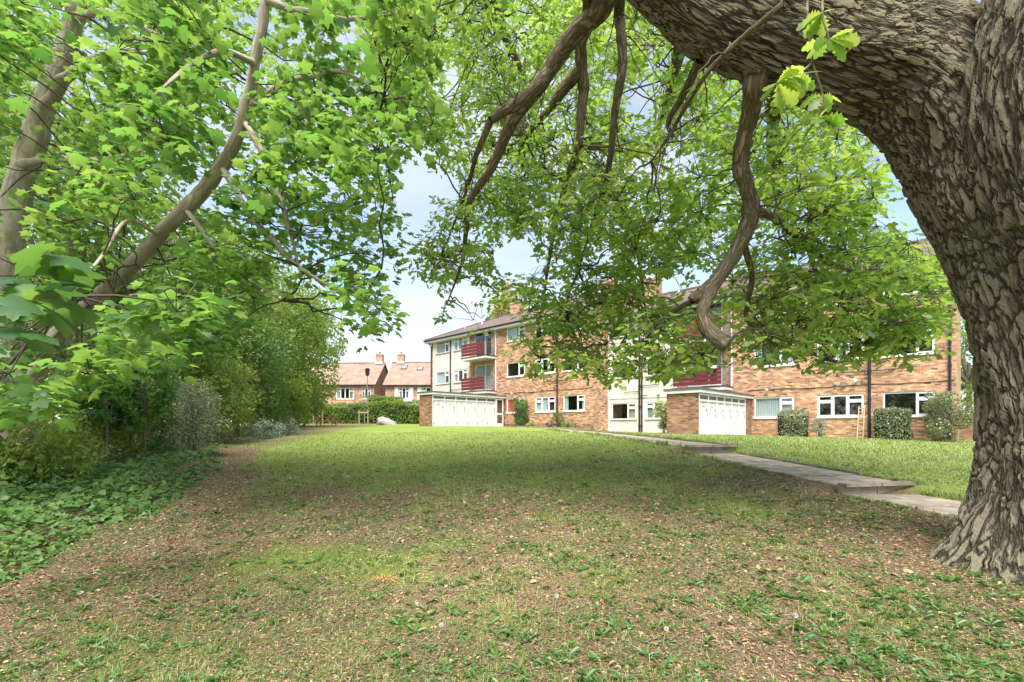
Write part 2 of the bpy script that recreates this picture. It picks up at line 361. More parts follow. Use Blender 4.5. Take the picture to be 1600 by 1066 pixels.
M['sycleaf_painted_shade'] = leaf_mat('sycamore_leaf_painted_shade', [(0.035, 0.10, 0.028), (0.060, 0.145, 0.032), (0.10, 0.19, 0.04)], [(0.10, 0.26, 0.035), (0.18, 0.38, 0.05), (0.30, 0.48, 0.07)], 0.45, 0.04, 0.45)  # sycamore leaf copy, canopy shade put into its darker, less translucent colour
M['bgleaf'] = leaf_mat('mixed_leaf', [(0.085, 0.15, 0.028), (0.16, 0.245, 0.045), (0.27, 0.34, 0.09)], [(0.24, 0.38, 0.05), (0.40, 0.54, 0.08), (0.56, 0.64, 0.14)], 0.45, 0.015)
M['darkleaf'] = leaf_mat('dark_leaf', [(0.045, 0.095, 0.022), (0.085, 0.155, 0.035), (0.15, 0.225, 0.06)], [(0.12, 0.26, 0.03), (0.20, 0.38, 0.05), (0.28, 0.44, 0.07)], 0.38, 0.03)
M['palegreen'] = leaf_mat('silvery_leaf', [(0.20, 0.235, 0.13), (0.29, 0.33, 0.19), (0.42, 0.44, 0.28)], [(0.3, 0.38, 0.18), (0.42, 0.5, 0.26), (0.5, 0.56, 0.32)], 0.35)
M['greyblue'] = leaf_mat('grey_green_leaf', [(0.20, 0.26, 0.15), (0.29, 0.35, 0.22), (0.42, 0.46, 0.32)], [(0.16, 0.24, 0.15), (0.22, 0.32, 0.2), (0.3, 0.4, 0.28)], 0.25)
M['yellowleaf'] = leaf_mat('yellow_leaf', [(0.30, 0.30, 0.06), (0.42, 0.40, 0.08), (0.52, 0.46, 0.12)], [(0.4, 0.42, 0.06), (0.5, 0.5, 0.08), (0.6, 0.55, 0.12)], 0.4)
M['variegated'] = leaf_mat('variegated_leaf', [(0.07, 0.15, 0.03), (0.22, 0.30, 0.06), (0.48, 0.46, 0.16)], [(0.18, 0.32, 0.05), (0.3, 0.4, 0.08), (0.5, 0.5, 0.15)], 0.35)
M['cutleaf'] = leaf_mat('clipped_leaf', [(0.10, 0.15, 0.05), (0.24, 0.26, 0.12), (0.42, 0.38, 0.24)], [(0.18, 0.28, 0.07), (0.3, 0.36, 0.14), (0.4, 0.4, 0.22)], 0.3)
M['ivyleaf'] = leaf_mat('ivy_leaf', [(0.040, 0.105, 0.022), (0.080, 0.165, 0.030), (0.17, 0.255, 0.055)], [(0.07, 0.20, 0.03), (0.12, 0.28, 0.04), (0.2, 0.36, 0.06)], 0.25, 0.035, 0.55)
M['grass'] = leaf_mat('grass_blade', [(0.135, 0.22, 0.034), (0.22, 0.30, 0.058), (0.40, 0.38, 0.15)], [(0.20, 0.34, 0.05), (0.32, 0.42, 0.08), (0.48, 0.46, 0.18)], 0.35, 0.03, 0.5)
M['weed'] = leaf_mat('weed_leaf', [(0.045, 0.12, 0.025), (0.085, 0.18, 0.035), (0.16, 0.25, 0.06)], [(0.12, 0.28, 0.04), (0.2, 0.4, 0.05), (0.3, 0.45, 0.08)], 0.3, 0.05, 0.45)
M['litter'] = leaf_mat('leaf_litter', [(0.13, 0.08, 0.05), (0.28, 0.165, 0.085), (0.44, 0.27, 0.13), (0.50, 0.38, 0.21), (0.58, 0.52, 0.38)], [(0.1, 0.06, 0.03), (0.3, 0.15, 0.05), (0.4, 0.25, 0.1), (0.4, 0.3, 0.15)], 0.15, 0.02, 0.6)
M['seed'] = plain('dandelion_seed', (0.62, 0.61, 0.57), 0.9, 0.1)
M['orangeleaf'] = plain('dry_orange_blade', (0.45, 0.27, 0.10), 0.7, 0.3, 20)
M['purple'] = leaf_mat('purple_leaf', [(0.06, 0.02, 0.07), (0.11, 0.04, 0.12), (0.2, 0.09, 0.2)], [(0.1, 0.03, 0.1), (0.2, 0.08, 0.2)], 0.3)

# ------------------------------------------------------------------ terrain
CTRL = np.array([
    (0, -8, -1.55), (0, 0, -1.5), (0, 3, -1.45), (-4, 3, -1.5), (4, 1, -1.42), (-9, 0, -1.55), (9, 0, -1.45), (4.65, 3.85, -1.2), (3.4, 3.4, -1.25),
    (0, 5, -1.32), (0, 8, -1.09), (0, 11, -.86), (0, 15, -.58), (0, 20, -.37), (0, 27, -.15), (0, 33, -.03),
    (-5, 5, -1.42), (-7, 10, -1.1), (-8, 16, -.66), (-9, 25, -.25), (-10, 35, .02), (-16, 42, .12), (-13, 48, .35), (-20, 60, .5), (-5, 40, .1),
    (-14, 10, -1.0), (-16, 20, -.5), (-20, 30, 0.0), (-5, 31, .02), (-9, 42, .13),
    (5.3, 5.6, -1.05), (5.4, 7.2, -.93), (4.8, 11.3, -.55), (4.3, 15, -.42), (4.0, 19, -.33), (3.4, 24, -.24), (3.0, 29, -.12),
    (8.2, 20.5, -.36), (6.5, 31, -.33), (12.5, 24.8, -.45), (19, 20, -.62), (16, 16, -.66), (9, 10, -.74), (12, 12, -.74), (9, 5, -1.12), (13, 5, -1.1), (25, 20, -.65), (26, 28, -.5),
    (0, 70, .6), (-40, 60, .6), (40, 60, .3), (-60, 10, -.6), (60, 10, -.6), (0, -60, -1.6), (-60, -40, -1.4), (60, -40, -1.4), (0, 150, .8), (-150, 100, .8), (150, 100, .6)], float)

def _tps(r2): return 0.5 * r2 * np.log(r2 + 1e-9)
_d = ((CTRL[:, None, :2] - CTRL[None, :, :2]) ** 2).sum(-1)
_n = len(CTRL); _A = np.zeros((_n + 3, _n + 3)); _A[:_n, :_n] = _tps(_d) + np.eye(_n) * 0.25
_A[:_n, _n:] = np.c_[np.ones(_n), CTRL[:, :2]]; _A[_n:, :_n] = _A[:_n, _n:].T
_w = np.linalg.solve(_A, np.r_[CTRL[:, 2], 0, 0, 0])

# garden path: centre line (x, y), walked away from the camera, with two steps up
PATH = spline(np.array([(6.15, 4.3), (5.86, 5.6), (5.50, 7.2), (5.10, 9.2), (4.72, 11.3), (4.32, 14.0), (4.10, 17.0), (3.75, 20.5), (3.2, 24.0), (2.6, 27.0)]), 10)
PATH_HALF = 0.62
def path_z(y):
    return np.interp(y, [3, 4.3, 7.17, 7.2, 11.28, 11.31, 15, 20, 27, 30], [-1.15, -1.09, -1.01, -.87, -.63, -.46, -.38, -.29, -.17, -.12])

def path_dist(x, y):
    x = np.asarray(x, float).ravel(); y = np.asarray(y, float).ravel()
    best = np.full(x.shape, 1e9)
    for i in range(len(PATH) - 1):
        a, b = PATH[i], PATH[i + 1]; ab = b - a
        t = np.clip(((x - a[0]) * ab[0] + (y - a[1]) * ab[1]) / (ab @ ab), 0, 1)
        best = np.minimum(best, np.hypot(x - a[0] - t * ab[0], y - a[1] - t * ab[1]))
    return best

def H(x, y):
    """ground height"""
    x = np.asarray(x, float); sh = x.shape; x = x.ravel(); y = np.asarray(y, float).ravel()
    cx = np.clip(x, -150, 150); cy = np.clip(y, -60, 150)
    z = np.empty(len(x))
    for s in range(0, len(x), 20000):
        e = slice(s, s + 20000)
        r2 = (cx[e, None] - CTRL[None, :, 0]) ** 2 + (cy[e, None] - CTRL[None, :, 1]) ** 2
        z[e] = _tps(r2) @ _w[:_n] + _w[_n] + cx[e] * _w[_n + 1] + cy[e] * _w[_n + 2]
    near = (y < 30) & (np.abs(x) < 30)
    z += np.where(near, (fbm(x, y, 0.9, 3) - 0.5) * 0.07 + (fbm(x, y, 3.1, 5) - 0.5) * 0.035, 0)
    pd = path_dist(x, y)
    w = np.clip((pd - PATH_HALF + 0.05) / 0.55, 0, 1); w = w * w * (3 - 2 * w)
    e = np.clip((pd - PATH_HALF + 0.06) / 0.10, 0, 1)
    z = np.where(y < 28.5, (path_z(y) - 0.075 + 0.08 * e) * (1 - w) + z * w, z)
    return z.reshape(sh)

def hz(x, y): return float(H(np.array([x]), np.array([y]))[0])

IVY_EDGE = np.array([(1.0, -3.6), (3.0, -4.3), (4.3, -4.75), (6, -5.2), (8, -5.75), (9.5, -6.3), (11, -6.9), (13, -8.0), (15, -9.2), (40, -14)])
def ivy_side(x, y): return np.interp(y, IVY_EDGE[:, 0], IVY_EDGE[:, 1]) - np.asarray(x) + (fbm(x, y, 1.1, 21) - 0.5) * 0.9   # > 0 inside the ivy bed

def greenness(x, y):
    """how grassy the ground is: lawn beyond, worn litter under the trees, soil by the beds, the path and the trunk"""
    x = np.asarray(x, float); y = np.asarray(y, float)
    far = np.clip((y - 7.0 + 0.12 * x) / 6.0, 0, 1)
    right = np.clip((x - np.interp(y, PATH[:, 1], PATH[:, 0])) / 0.8, 0, 1) * (y > 5.0)
    g = 0.37 + 0.56 * np.maximum(far, right) + (fbm(x, y, 0.8, 8) - 0.5) * 0.95 * (1 - 0.75 * np.maximum(far, right))
    g += (fbm(x, y, 2.6, 18) - 0.5) * 0.35
    tr = np.hypot(x - 4.65, y - 3.85); g -= np.clip(1.9 - tr, 0, 1) * 0.5
    iv = ivy_side(x, y); g -= np.clip(1.0 - np.abs(iv + 0.5) / 1.0, 0, 1) * 0.50 * (y < 16)
    pdl = path_dist(x, y).reshape(x.shape)
    left = (x < np.interp(y, PATH[:, 1], PATH[:, 0])) & (y < 13)
    g -= np.where(left, np.clip(2.4 - pdl, 0, 2.4) / 2.4 * 0.45, 0)
    g -= np.where(~left, np.clip(1.0 - pdl, 0, 1) * 0.6 * (y < 14), 0)
    g -= np.clip(-x - 4.8 - 0.15 * y, 0, 1) * 0.5
    return np.clip(g, 0, 1)

def axis(segs):
    out = []
    for a, b, s in segs: out.append(np.arange(a, b, s))
    return np.concatenate(out)
gx = np.concatenate([-np.geomspace(900, 32, 22), axis([(-30, -10, .5), (-10, 10, .14), (10, 30, .5)]), np.geomspace(32, 900, 22)])
gy = np.concatenate([-np.geomspace(300, 12, 14), axis([(-11, 1.5, .6), (1.5, 14, .13), (14, 34, .4), (34, 60, 1.0)]), np.geomspace(62, 1400, 24)])
GX, GY = np.meshgrid(gx, gy)
GZ = H(GX, GY); GG = greenness(GX, GY)
nx_, ny_ = len(gx), len(gy)
ii, jj = np.meshgrid(np.arange(ny_ - 1), np.arange(nx_ - 1), indexing='ij')
GF = np.stack([ii * nx_ + jj, ii * nx_ + jj + 1, (ii + 1) * nx_ + jj + 1, (ii + 1) * nx_ + jj], -1).reshape(-1, 4)

def ground_mat():
    m, n, l, out = mat_new('lawn_and_soil')
    t = n.new('ShaderNodeTexCoord'); at = n.new('ShaderNodeAttribute'); at.attribute_name = 'green'
    def noise(s, d=6, r=0.6):
        o = n.new('ShaderNodeTexNoise'); o.inputs['Scale'].default_value = s; o.inputs['Detail'].default_value = d; o.inputs['Roughness'].default_value = r
        l.new(t.outputs['Object'], o.inputs['Vector']); return o
    n1, n2, n3 = noise(55, 8, 0.75), noise(9, 6), noise(0.55, 5)
    soil = ramp(n, [(0.32, (0.040, 0.028, 0.019)), (0.44, (0.125, 0.089, 0.054)), (0.55, (0.245, 0.180, 0.108)), (0.68, (0.44, 0.34, 0.21))]); l.new(n1.outputs[0], soil.inputs[0])
    gr = ramp(n, [(0.30, (0.115, 0.170, 0.030)), (0.5, (0.20, 0.27, 0.050)), (0.7, (0.32, 0.37, 0.10))])
    a0 = n.new('ShaderNodeMath'); a0.operation = 'MULTIPLY_ADD'; a0.inputs[1].default_value = 0.55; l.new(n1.outputs[0], a0.inputs[0])
    a1 = n.new('ShaderNodeMath'); a1.operation = 'MULTIPLY'; a1.inputs[1].default_value = 0.45; l.new(n3.outputs[0], a1.inputs[0]); l.new(a1.outputs[0], a0.inputs[2]); l.new(a0.outputs[0], gr.inputs[0])
    f = n.new('ShaderNodeMath'); f.operation = 'MULTIPLY_ADD'; f.inputs[1].default_value = 0.9; l.new(n2.outputs[0], f.inputs[0])
    f2 = n.new('ShaderNodeMath'); f2.operation = 'ADD'; f2.inputs[1].default_value = -0.45; l.new(at.outputs['Fac'], f2.inputs[0]); l.new(f2.outputs[0], f.inputs[2])
    fr = n.new('ShaderNodeMapRange'); fr.inputs[1].default_value = 0.30; fr.inputs[2].default_value = 0.72; l.new(f.outputs[0], fr.inputs[0])
    mx = n.new('ShaderNodeMix'); mx.data_type = 'RGBA'; l.new(fr.outputs[0], mx.inputs[0]); l.new(soil.outputs[0], mx.inputs[6]); l.new(gr.outputs[0], mx.inputs[7])
    b = n.new('ShaderNodeBsdfPrincipled'); b.inputs['Roughness'].default_value = 0.95; b.inputs['Specular IOR Level'].default_value = 0.15
    l.new(mx.outputs[2], b.inputs['Base Color'])
    bp = n.new('ShaderNodeBump'); bp.inputs['Strength'].default_value = 0.9; bp.inputs['Distance'].default_value = 0.03
    l.new(n1.outputs[0], bp.inputs['Height']); l.new(bp.outputs[0], b.inputs['Normal']); l.new(b.outputs[0], out.inputs[0])
    return m
ground = link('ground', np_mesh('ground', np.stack([GX.ravel(), GY.ravel(), GZ.ravel()], 1), GF, ground_mat(), smooth=True, extra={'green': GG.ravel()}))
tag(ground, 'sloping lawn worn to soil and litter under the trees', 'ground', kind='structure')

# path of concrete slabs, each its own piece
path = empty('path', (0, 0, 0)); tag(path, 'stepped concrete slab path climbing the lawn behind the oak', 'path', kind='structure')
seg = np.r_[0, np.cumsum(np.hypot(*np.diff(PATH, axis=0).T))]
def path_at(s):
    p = np.array([np.interp(s, seg, PATH[:, 0]), np.interp(s, seg, PATH[:, 1])]); q = np.array([np.interp(s + .05, seg, PATH[:, 0]), np.interp(s + .05, seg, PATH[:, 1])])
    d = (q - p) / np.linalg.norm(q - p); return p, d, np.array([d[1], -d[0]])
step_s = [float(np.interp(y, PATH[:, 1], seg)) for y in (7.2, 11.31)]
rng = random.Random(4)
def slab_mesh(L, W, T, seed):
    r = random.Random(seed); e = 0.012
    v = []
    for z, i in ((-T, 0), (-e, 0), (0, e)):
        for sx, sy in ((-1, -1), (1, -1), (1, 1), (-1, 1)):
            v.append((sx * (W / 2 - i) + r.uniform(-.006, .006), sy * (L / 2 - i) + r.uniform(-.006, .006), z + (r.uniform(-.004, .004) if z == 0 else 0)))
    f = [(8, 9, 10, 11)]
    for k in (0, 4):
        for a in range(4): f.append((k + a, k + (a + 1) % 4, k + 4 + (a + 1) % 4, k + 4 + a))
    me = bpy.data.meshes.new('slab'); me.from_pydata(v, [], f); me.update(); me.materials.append(M['slab']); return me
slabs = [slab_mesh(0.90, 0.595, 0.14, k) for k in range(5)]
bounds = [0.0] + step_s + [seg[-1] - 0.2]
for bi in range(3):
    s0, s1 = bounds[bi], bounds[bi + 1]; cnt = max(1, int(round((s1 - s0) / 0.91))); L = (s1 - s0) / cnt
    for c in range(cnt):
        for side in (-1, 1):
            s = s0 + (c + 0.5) * L; p, d, r = path_at(s); q = p + r * side * 0.305
            o = link('slab', slabs[rng.randrange(5)], path)
            z = float(path_z(p[1] if bi == 0 or abs(s - s0) > 0.1 else p[1]))
            zs0, zs1 = float(path_z(path_at(s0 + c * L + .06)[0][1])), float(path_z(path_at(s0 + (c + 1) * L - .06)[0][1]))
            z = (zs0 + zs1) / 2
            o.location = (q[0], q[1], z + rng.uniform(-.008, .008))
            o.rotation_euler = (math.atan2(zs1 - zs0, L) + rng.uniform(-.006, .006), rng.uniform(-.012, .012), math.atan2(-d[0], d[1]))
            o.scale = (1, (L - 0.014) / 0.90, 1)
for k, s in enumerate(step_s):
    p, d, r = path_at(s); zt = float(path_z(p[1] + .05))
    for j in range(2):
        a = p + r * (-0.63 + j * 0.64) - d * 0.02; b = p + r * (-0.01 + j * 0.64) - d * 0.02
        MB().bar((a[0], a[1], zt - 0.105), (b[0], b[1], zt - 0.105 + (-.012 if j else 0)), 0.07, 0.17).build('riser', M['kerb'], path)
        a2 = a - d * .03; b2 = b - d * .03
        MB().bar((a2[0], a2[1], zt + 0.004), (b2[0], b2[1], zt + 0.004), 0.16, 0.05).build('step_nosing', M['slab'] if k == 0 else M['kerb'], path)
k = 0; s = step_s[0] - 0.1
while s < seg[-1] - 1.0:                              # concrete edging along the uphill side
    (p, d, r), (p2, _, r2) = path_at(s), path_at(s + 0.88)
    a = p + r * 0.65; b = p2 + r2 * 0.65
    if not any(abs(s + .44 - t) < 0.5 for t in step_s):
        MB().bar((a[0], a[1], float(path_z(a[1])) - .028), (b[0], b[1], float(path_z(b[1])) - .024), 0.05, 0.12).build('edging', M['kerb'], path)
    s += 0.9

# ------------------------------------------------------------------ apartment blocks
UROT = -math.atan2(0.6986, 0.7156)
BLK = [dict(o=(-.49, 36.1, .10)), dict(o=(12.87, 25.4, -.48))]
FLOOR = 2.7
def to_world(b, x, y, z):
    ox, oy, oz = BLK[b]['o']; c, s = math.cos(UROT), math.sin(UROT)
    return (ox + c * x - s * y, oy + s * x + c * y, oz + z)

def cells(mb, x0, x1, z0, z1, openings, y=0.0, reveal=0.14):
    """front face of a wall with real openings and their reveals"""
    ops = [o for o in openings if o[0] > x0 - 1e-6 and o[1] < x1 + 1e-6]
    xs = sorted({x0, x1, *[o[0] for o in ops], *[o[1] for o in ops]}); zs = sorted({z0, z1, *[o[2] for o in ops], *[o[3] for o in ops]})
    for a, b in zip(xs, xs[1:]):
        for c, d in zip(zs, zs[1:]):
            mx, mz = (a + b) / 2, (c + d) / 2
            if any(o[0] < mx < o[1] and o[2] < mz < o[3] for o in ops): continue
            mb.quad((a, y, c), (b, y, c), (b, y, d), (a, y, d))
    for a, b, c, d in ops:
        r = y + reveal
        mb.quad((a, y, c), (a, y, d), (a, r, d), (a, r, c)); mb.quad((b, y, d), (b, y, c), (b, r, c), (b, r, d))
        mb.quad((a, y, c), (a, r, c), (b, r, c), (b, y, c)); mb.quad((a, y, d), (b, y, d), (b, r, d), (a, r, d))

def window(parent, op, lights, curtain=None, sill='white', frame='white', y=0.035, open_vent=False):
    """op=(x0,x1,z0,z1); lights=[(width share, transom share or None)]"""
    x0, x1, z0, z1 = op; w = 0.065; D = (y, y + .07)
    f = MB(); f.box(x0, x1, D[0], D[1], z0, z0 + w); f.box(x0, x1, D[0], D[1], z1 - w, z1)
    f.box(x0, x0 + w, D[0], D[1], z0 + w, z1 - w); f.box(x1 - w, x1, D[0], D[1], z0 + w, z1 - w)
    tot = sum(a for a, _ in lights); x = x0; panes = []
    for i, (a, tr) in enumerate(lights):
        xe = x + (x1 - x0) * a / tot
        if i: f.box(x - w / 2, x + w / 2, D[0] - .004, D[1] - .004, z0 + w, z1 - w)
        l_, r_ = (x + w * (1 if i == 0 else .5)), (xe - w * (1 if i == len(lights) - 1 else .5))
        rows = [(z0 + w, z1 - w)]
        if tr:
            zt = z0 + (z1 - z0) * tr; f.box(l_, r_, D[0] - .002, D[1] - .006, zt - .045, zt + .045); rows = [(z0 + w, zt - .045), (zt + .045, z1 - w)]
        for (a0, a1) in rows:
            if tr or len(lights) > 2:                       # opening lights have a sash of their own
                s = .035
                for q in ((l_, r_, a0, a0 + s), (l_, r_, a1 - s, a1), (l_, l_ + s, a0 + s, a1 - s), (r_ - s, r_, a0 + s, a1 - s)):
                    f.box(q[0], q[1], D[0] - .012, D[1] - .02, q[2], q[3])
                panes.append((l_ + s, r_ - s, a0 + s, a1 - s))
            else: panes.append((l_, r_, a0, a1))
        x = xe
    win = f.build('window', M[frame], parent)
    for (a, b, c, d) in panes: MB().box(a, b, D[0] + .03, D[0] + .042, c, d).build('pane', M['glass'], win)
    if sill: MB().box(x0 - .05, x1 + .05, -.055, y + .01, z0 - .055, z0 - .002).build('sill', M[sill], win)
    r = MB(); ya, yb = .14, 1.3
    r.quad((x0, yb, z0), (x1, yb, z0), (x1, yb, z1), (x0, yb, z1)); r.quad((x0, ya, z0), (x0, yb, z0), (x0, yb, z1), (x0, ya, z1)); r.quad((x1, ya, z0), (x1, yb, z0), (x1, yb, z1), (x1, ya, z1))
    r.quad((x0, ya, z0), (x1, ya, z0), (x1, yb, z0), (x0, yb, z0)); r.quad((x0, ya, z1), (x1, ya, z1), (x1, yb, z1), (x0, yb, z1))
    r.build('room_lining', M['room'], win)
    if curtain:
        mt, kind = curtain; c = MB()
        spans = {'full': [(0.0, 1.0)], 'half': [(0.0, .55)], 'sides': [(0.0, .18), (.84, 1.0)], 'right': [(.62, 1.0)]}[kind]
        for a, b in spans:
            c = MB()
            xa, xb = x0 + .01 + (x1 - x0 - .02) * a, x0 + .01 + (x1 - x0 - .02) * b; nseg = max(4, int((xb - xa) / .045)); pts = []
            for i in range(nseg + 1): pts.append((xa + (xb - xa) * i / nseg, .130 + (.016 if i % 2 else -.016) * (mt != 'redblind')))
            for (p, q) in zip(pts, pts[1:]): c.quad((p[0], p[1], z0 + .01), (q[0], q[1], z0 + .01), (q[0], q[1], z1 - .01), (p[0], p[1], z1 - .01))
            c.build('curtain', M[mt], win)
    return win

BIGRIGHT = [(.66, None), (.34, .70)]; THREE = [(.34, .70), (.32, None), (.34, .70)]; CREAM3 = [(.30, .74), (.36, None), (.34, .74)]
CURT = {(0, 0, 'a'): ('redblind', 'full'), (0, 2, 'a'): ('net', 'half'), (0, 2, 'e'): ('greencurtain', 'full'), (0, 1, 'd'): ('net', 'half'), (0, 1, 'f'): ('net', 'full'), (0, 2, 'd'): ('tancurtain', 'half'),
        (0, 1, 'e'): ('tancurtain', 'sides'), (0, 0, 'c'): ('net', 'sides'), (0, 0, 'b'): ('net', 'half'), (1, 0, 'a'): ('net', 'full'), (1, 1, 'd'): ('tancurtain', 'sides'), (1, 0, 'e'): ('greencurtain', 'half'),
        (1, 1, 'f'): ('net', 'sides'), (1, 1, 'a'): ('net', 'sides'), (1, 2, 'c'): ('net', 'right'), (1, 1, 'b'): ('net', 'half'), (1, 2, 'b'): ('tancurtain', 'sides'), (1, 0, 'd'): ('tancurtain', 'right')}

def make_block(b):
    ox, oy, oz = BLK[b]['o']
    root = empty('apartment_block', (ox, oy, oz), UROT)
    xl, xr, dep, eave = (-9.5, 8.0, 9.0, 7.62) if b == 0 else (-9.02, 8.0, 9.0, 7.62)
    ops = []; wins = []
    for k in range(3):
        zf = FLOOR * k
        spec = [('d', (-8.75, -6.9), (.95, 2.03), BIGRIGHT), ('e', (-6.25, -4.45), (.95, 2.03), CREAM3), ('f', (-3.55, -1.55), (.12, 2.16), [(.62, None), (.38, None)]),
                ('a', (.12, 2.0), (.95, 2.03), BIGRIGHT), ('b', (3.0, 4.87), (.95, 2.03), THREE), ('c', (5.56, 7.34), (.95, 2.03), BIGRIGHT)]
        for key, (a, c), (d, e), li in spec:
            op = (a, c, zf + d, zf + e); ops.append(op); wins.append((key, k, op, li))
    w = MB(); zb = -.9
    if b == 0: w.quad((xl, 0, zb), (-9.25, 0, zb), (-9.25, 0, eave), (xl, 0, eave))
    cells(w, -4.2, xr, zb, eave, ops)
    w.quad((xr, 0, zb), (xr, dep, zb), (xr, dep, eave), (xr, 0, eave)); w.quad((xl, dep, zb), (xl, 0, zb), (xl, 0, eave), (xl, dep, eave)); w.quad((xr, dep, zb), (xl, dep, zb), (xl, dep, eave), (xr, dep, eave))
    # gables under the pitched roof
    if b == 1: w.add([(xr, 0, eave), (xr, dep, eave), (xr, dep / 2, eave + 1.98)], [(0, 1, 2)])
    else: w.add([(xr, 0, eave), (xr, dep, eave), (xr, dep / 2, eave + 1.98)], [(0, 1, 2)])
    w.build('wall', M['brick'], root)
    c = MB(); cells(c, -9.25 if b == 0 else xl, -4.2, zb, eave, ops); c.build('rendered_wall', M['cream'], root)
    for key, k, op, li in wins:
        window(root, op, li, CURT.get((b, k, key)), sill=None if key == 'f' else ('grey' if key in 'de' else 'white'))
    # roof: hipped at the far end of the left block, gabled elsewhere; eaves overhang
    e, ridge = eave + .02, eave + 2.25; x0, x1, y0, y1 = xl - (.45 if b == 0 else 0), xr + .3, -.45, dep + .45
    hx = x0 + 4.6 if b == 0 else x0; T = .10
    r = MB()
    r.quad((x0, y0, e), (x1, y0, e), (x1, dep / 2, ridge), (hx, dep / 2, ridge)); r.quad((x1, y1, e), (x0, y1, e), (hx, dep / 2, ridge), (x1, dep / 2, ridge))
    if b == 0: r.add([(x0, y1, e), (x0, y0, e), (hx, dep / 2, ridge)], [(0, 1, 2)])
    r.quad((x1, y0, e), (x1, y0, e - T), (x1, dep / 2, ridge - T), (x1, dep / 2, ridge)); r.quad((x1, dep / 2, ridge), (x1, dep / 2, ridge - T), (x1, y1, e - T), (x1, y1, e))
    r.quad((x1, y0, e - T), (x0, y0, e - T), (hx, dep / 2, ridge - T), (x1, dep / 2, ridge - T)); r.quad((x0, y1, e - T), (x1, y1, e - T), (x1, dep / 2, ridge - T), (hx, dep / 2, ridge - T))
    roof = r.build('roof', M['tile_brown'], root)
    g = MB(); g.bar((hx, dep / 2, ridge + .02), (x1, dep / 2, ridge + .02), .26, .12)
    if b == 0: g.bar((x0, y0, e + .03), (hx, dep / 2, ridge + .02), .22, .1); g.bar((x0, y1, e + .03), (hx, dep / 2, ridge + .02), .22, .1)
    g.build('ridge_tiles', M['tile_brown'], roof)
    for cx, hgt in ((-3.0, .95), (6.3, .75)) if b == 0 else ((-8.1, 1.3),):
        ch = MB(); ch.box(cx - .55, cx + .55, dep / 2 - .3, dep / 2 + .3, ridge - .9, ridge + hgt); ch.box(cx - .62, cx + .62, dep / 2 - .37, dep / 2 + .37, ridge + hgt - .18, ridge + hgt - .06)
        co = ch.build('chimney', M['brick'], roof)
    for px_ in (-7.4, -5.1):
        MB().tube([(px_, 2.2, e + .9), (px_, 2.2, e + 1.75)], [.06, .06], 8).build('vent_pipe', M['white'], roof)
    fz = MB(); fz.box(x0, x1, y0 + .02, y0 + .045, e - .26, e - .03); fz.box(x0, x0 + .025, y0 + .05, y1, e - .26, e - .03)
    fz.build('fascia', M['frost'], root)
    MB().box(x0 + .03, x1 - .02, y0 + .05, -.004, e - .24, e - .22).build('soffit', M['frost'], root)
    MB().tube([(x0 - .03, y0 - .045, e - .05), (x1, y0 - .045, e - .05)], [.062, .062], 8).build('gutter', M['dark'], root)
    # downpipes and waste pipes
    pm = M['brownpipe'] if b == 0 else M['dark']
    for xp, rad, zt in ((-6.65, .055, eave), (5.08, .06, eave)) + (((-6.48, .05, 5.2),) if b == 1 else ()) + (((7.8, .05, eave),) if b == 1 else ()):
        dp = MB().tube([(xp, -.075, -.5), (xp, -.075, zt - .3)], [rad, rad], 10).build('downpipe', pm, root)
        for zc in (.5, 1.7, 3.0, 4.4, 5.8):
            if zc < zt - .4: MB().tube([(xp, -.075, zc), (xp, -.075, zc + .10)], [rad * 1.35] * 2, 10).build('pipe_collar', pm, dp)
    if b == 0: MB().tube([(-9.42, -.40, eave - .12), (-9.42, -.07, eave - .6), (-9.42, -.07, -.4)], [.05] * 3, 8).build('downpipe', pm, root)
    for (xa, xb, z_, zb_) in ((-6.65, -5.3, 3.05, 3.10), (-7.75, -6.65, 2.72, 2.72), (-6.65, -6.1, 2.45, 2.45), (5.08, 6.3, 3.04, 3.08), (3.9, 5.08, 3.05, 3.05), (5.08, 4.75, 2.45, 2.62)):
        p = [(xa, -.07, z_), (xb, -.07, zb_)] + ([(xb, -.07, zb_ + .14), (xb, 0.02, zb_ + .14)] if xb > xa and abs(xb - 6.3) < .01 else [])
        MB().tube(p, [.024] * len(p), 6).build('waste_pipe', pm, root)
    cp = [(x, -.02, 2.42 + .02 * math.sin(x * 1.7) + .012 * math.sin(x * 5)) for x in np.linspace(-.2, 7.95, 28)]
    MB().tube(cp, [.014] * len(cp), 5).build('cable', M['dark'], root)
    cp = [(x, -.02, 2.30 + .015 * math.sin(x * 1.3)) for x in np.linspace(-8.9, -4.3, 14)]
    MB().tube(cp, [.012] * len(cp), 5).build('cable', M['grey'], root)
    lamp = lambda x, z_, m_: (MB().box(x - .05, x + .05, -.10, -.002, z_ - .02, z_ + .05).tube([(x, -.08, z_ + .02), (x, -.17, z_ - .06)], [.03, .075], 8)).build('wall_lamp', M[m_], root)
    for x, z_, m_ in ((.75, 2.42, 'white'), (3.75, 2.50, 'grey'), (-5.35, 2.45, 'grey')): lamp(x, z_, m_)
    if b == 1: MB().box(3.98, 4.18, -.12, -.002, 2.42, 2.62).build('floodlight', M['grey'], root); MB().tube([(4.6, -.02, 2.66), (4.55, -.22, 2.62), (4.5, -.3, 2.6)], [.03, .10, .09], 12).build('extractor_cowl', M['white'], root)
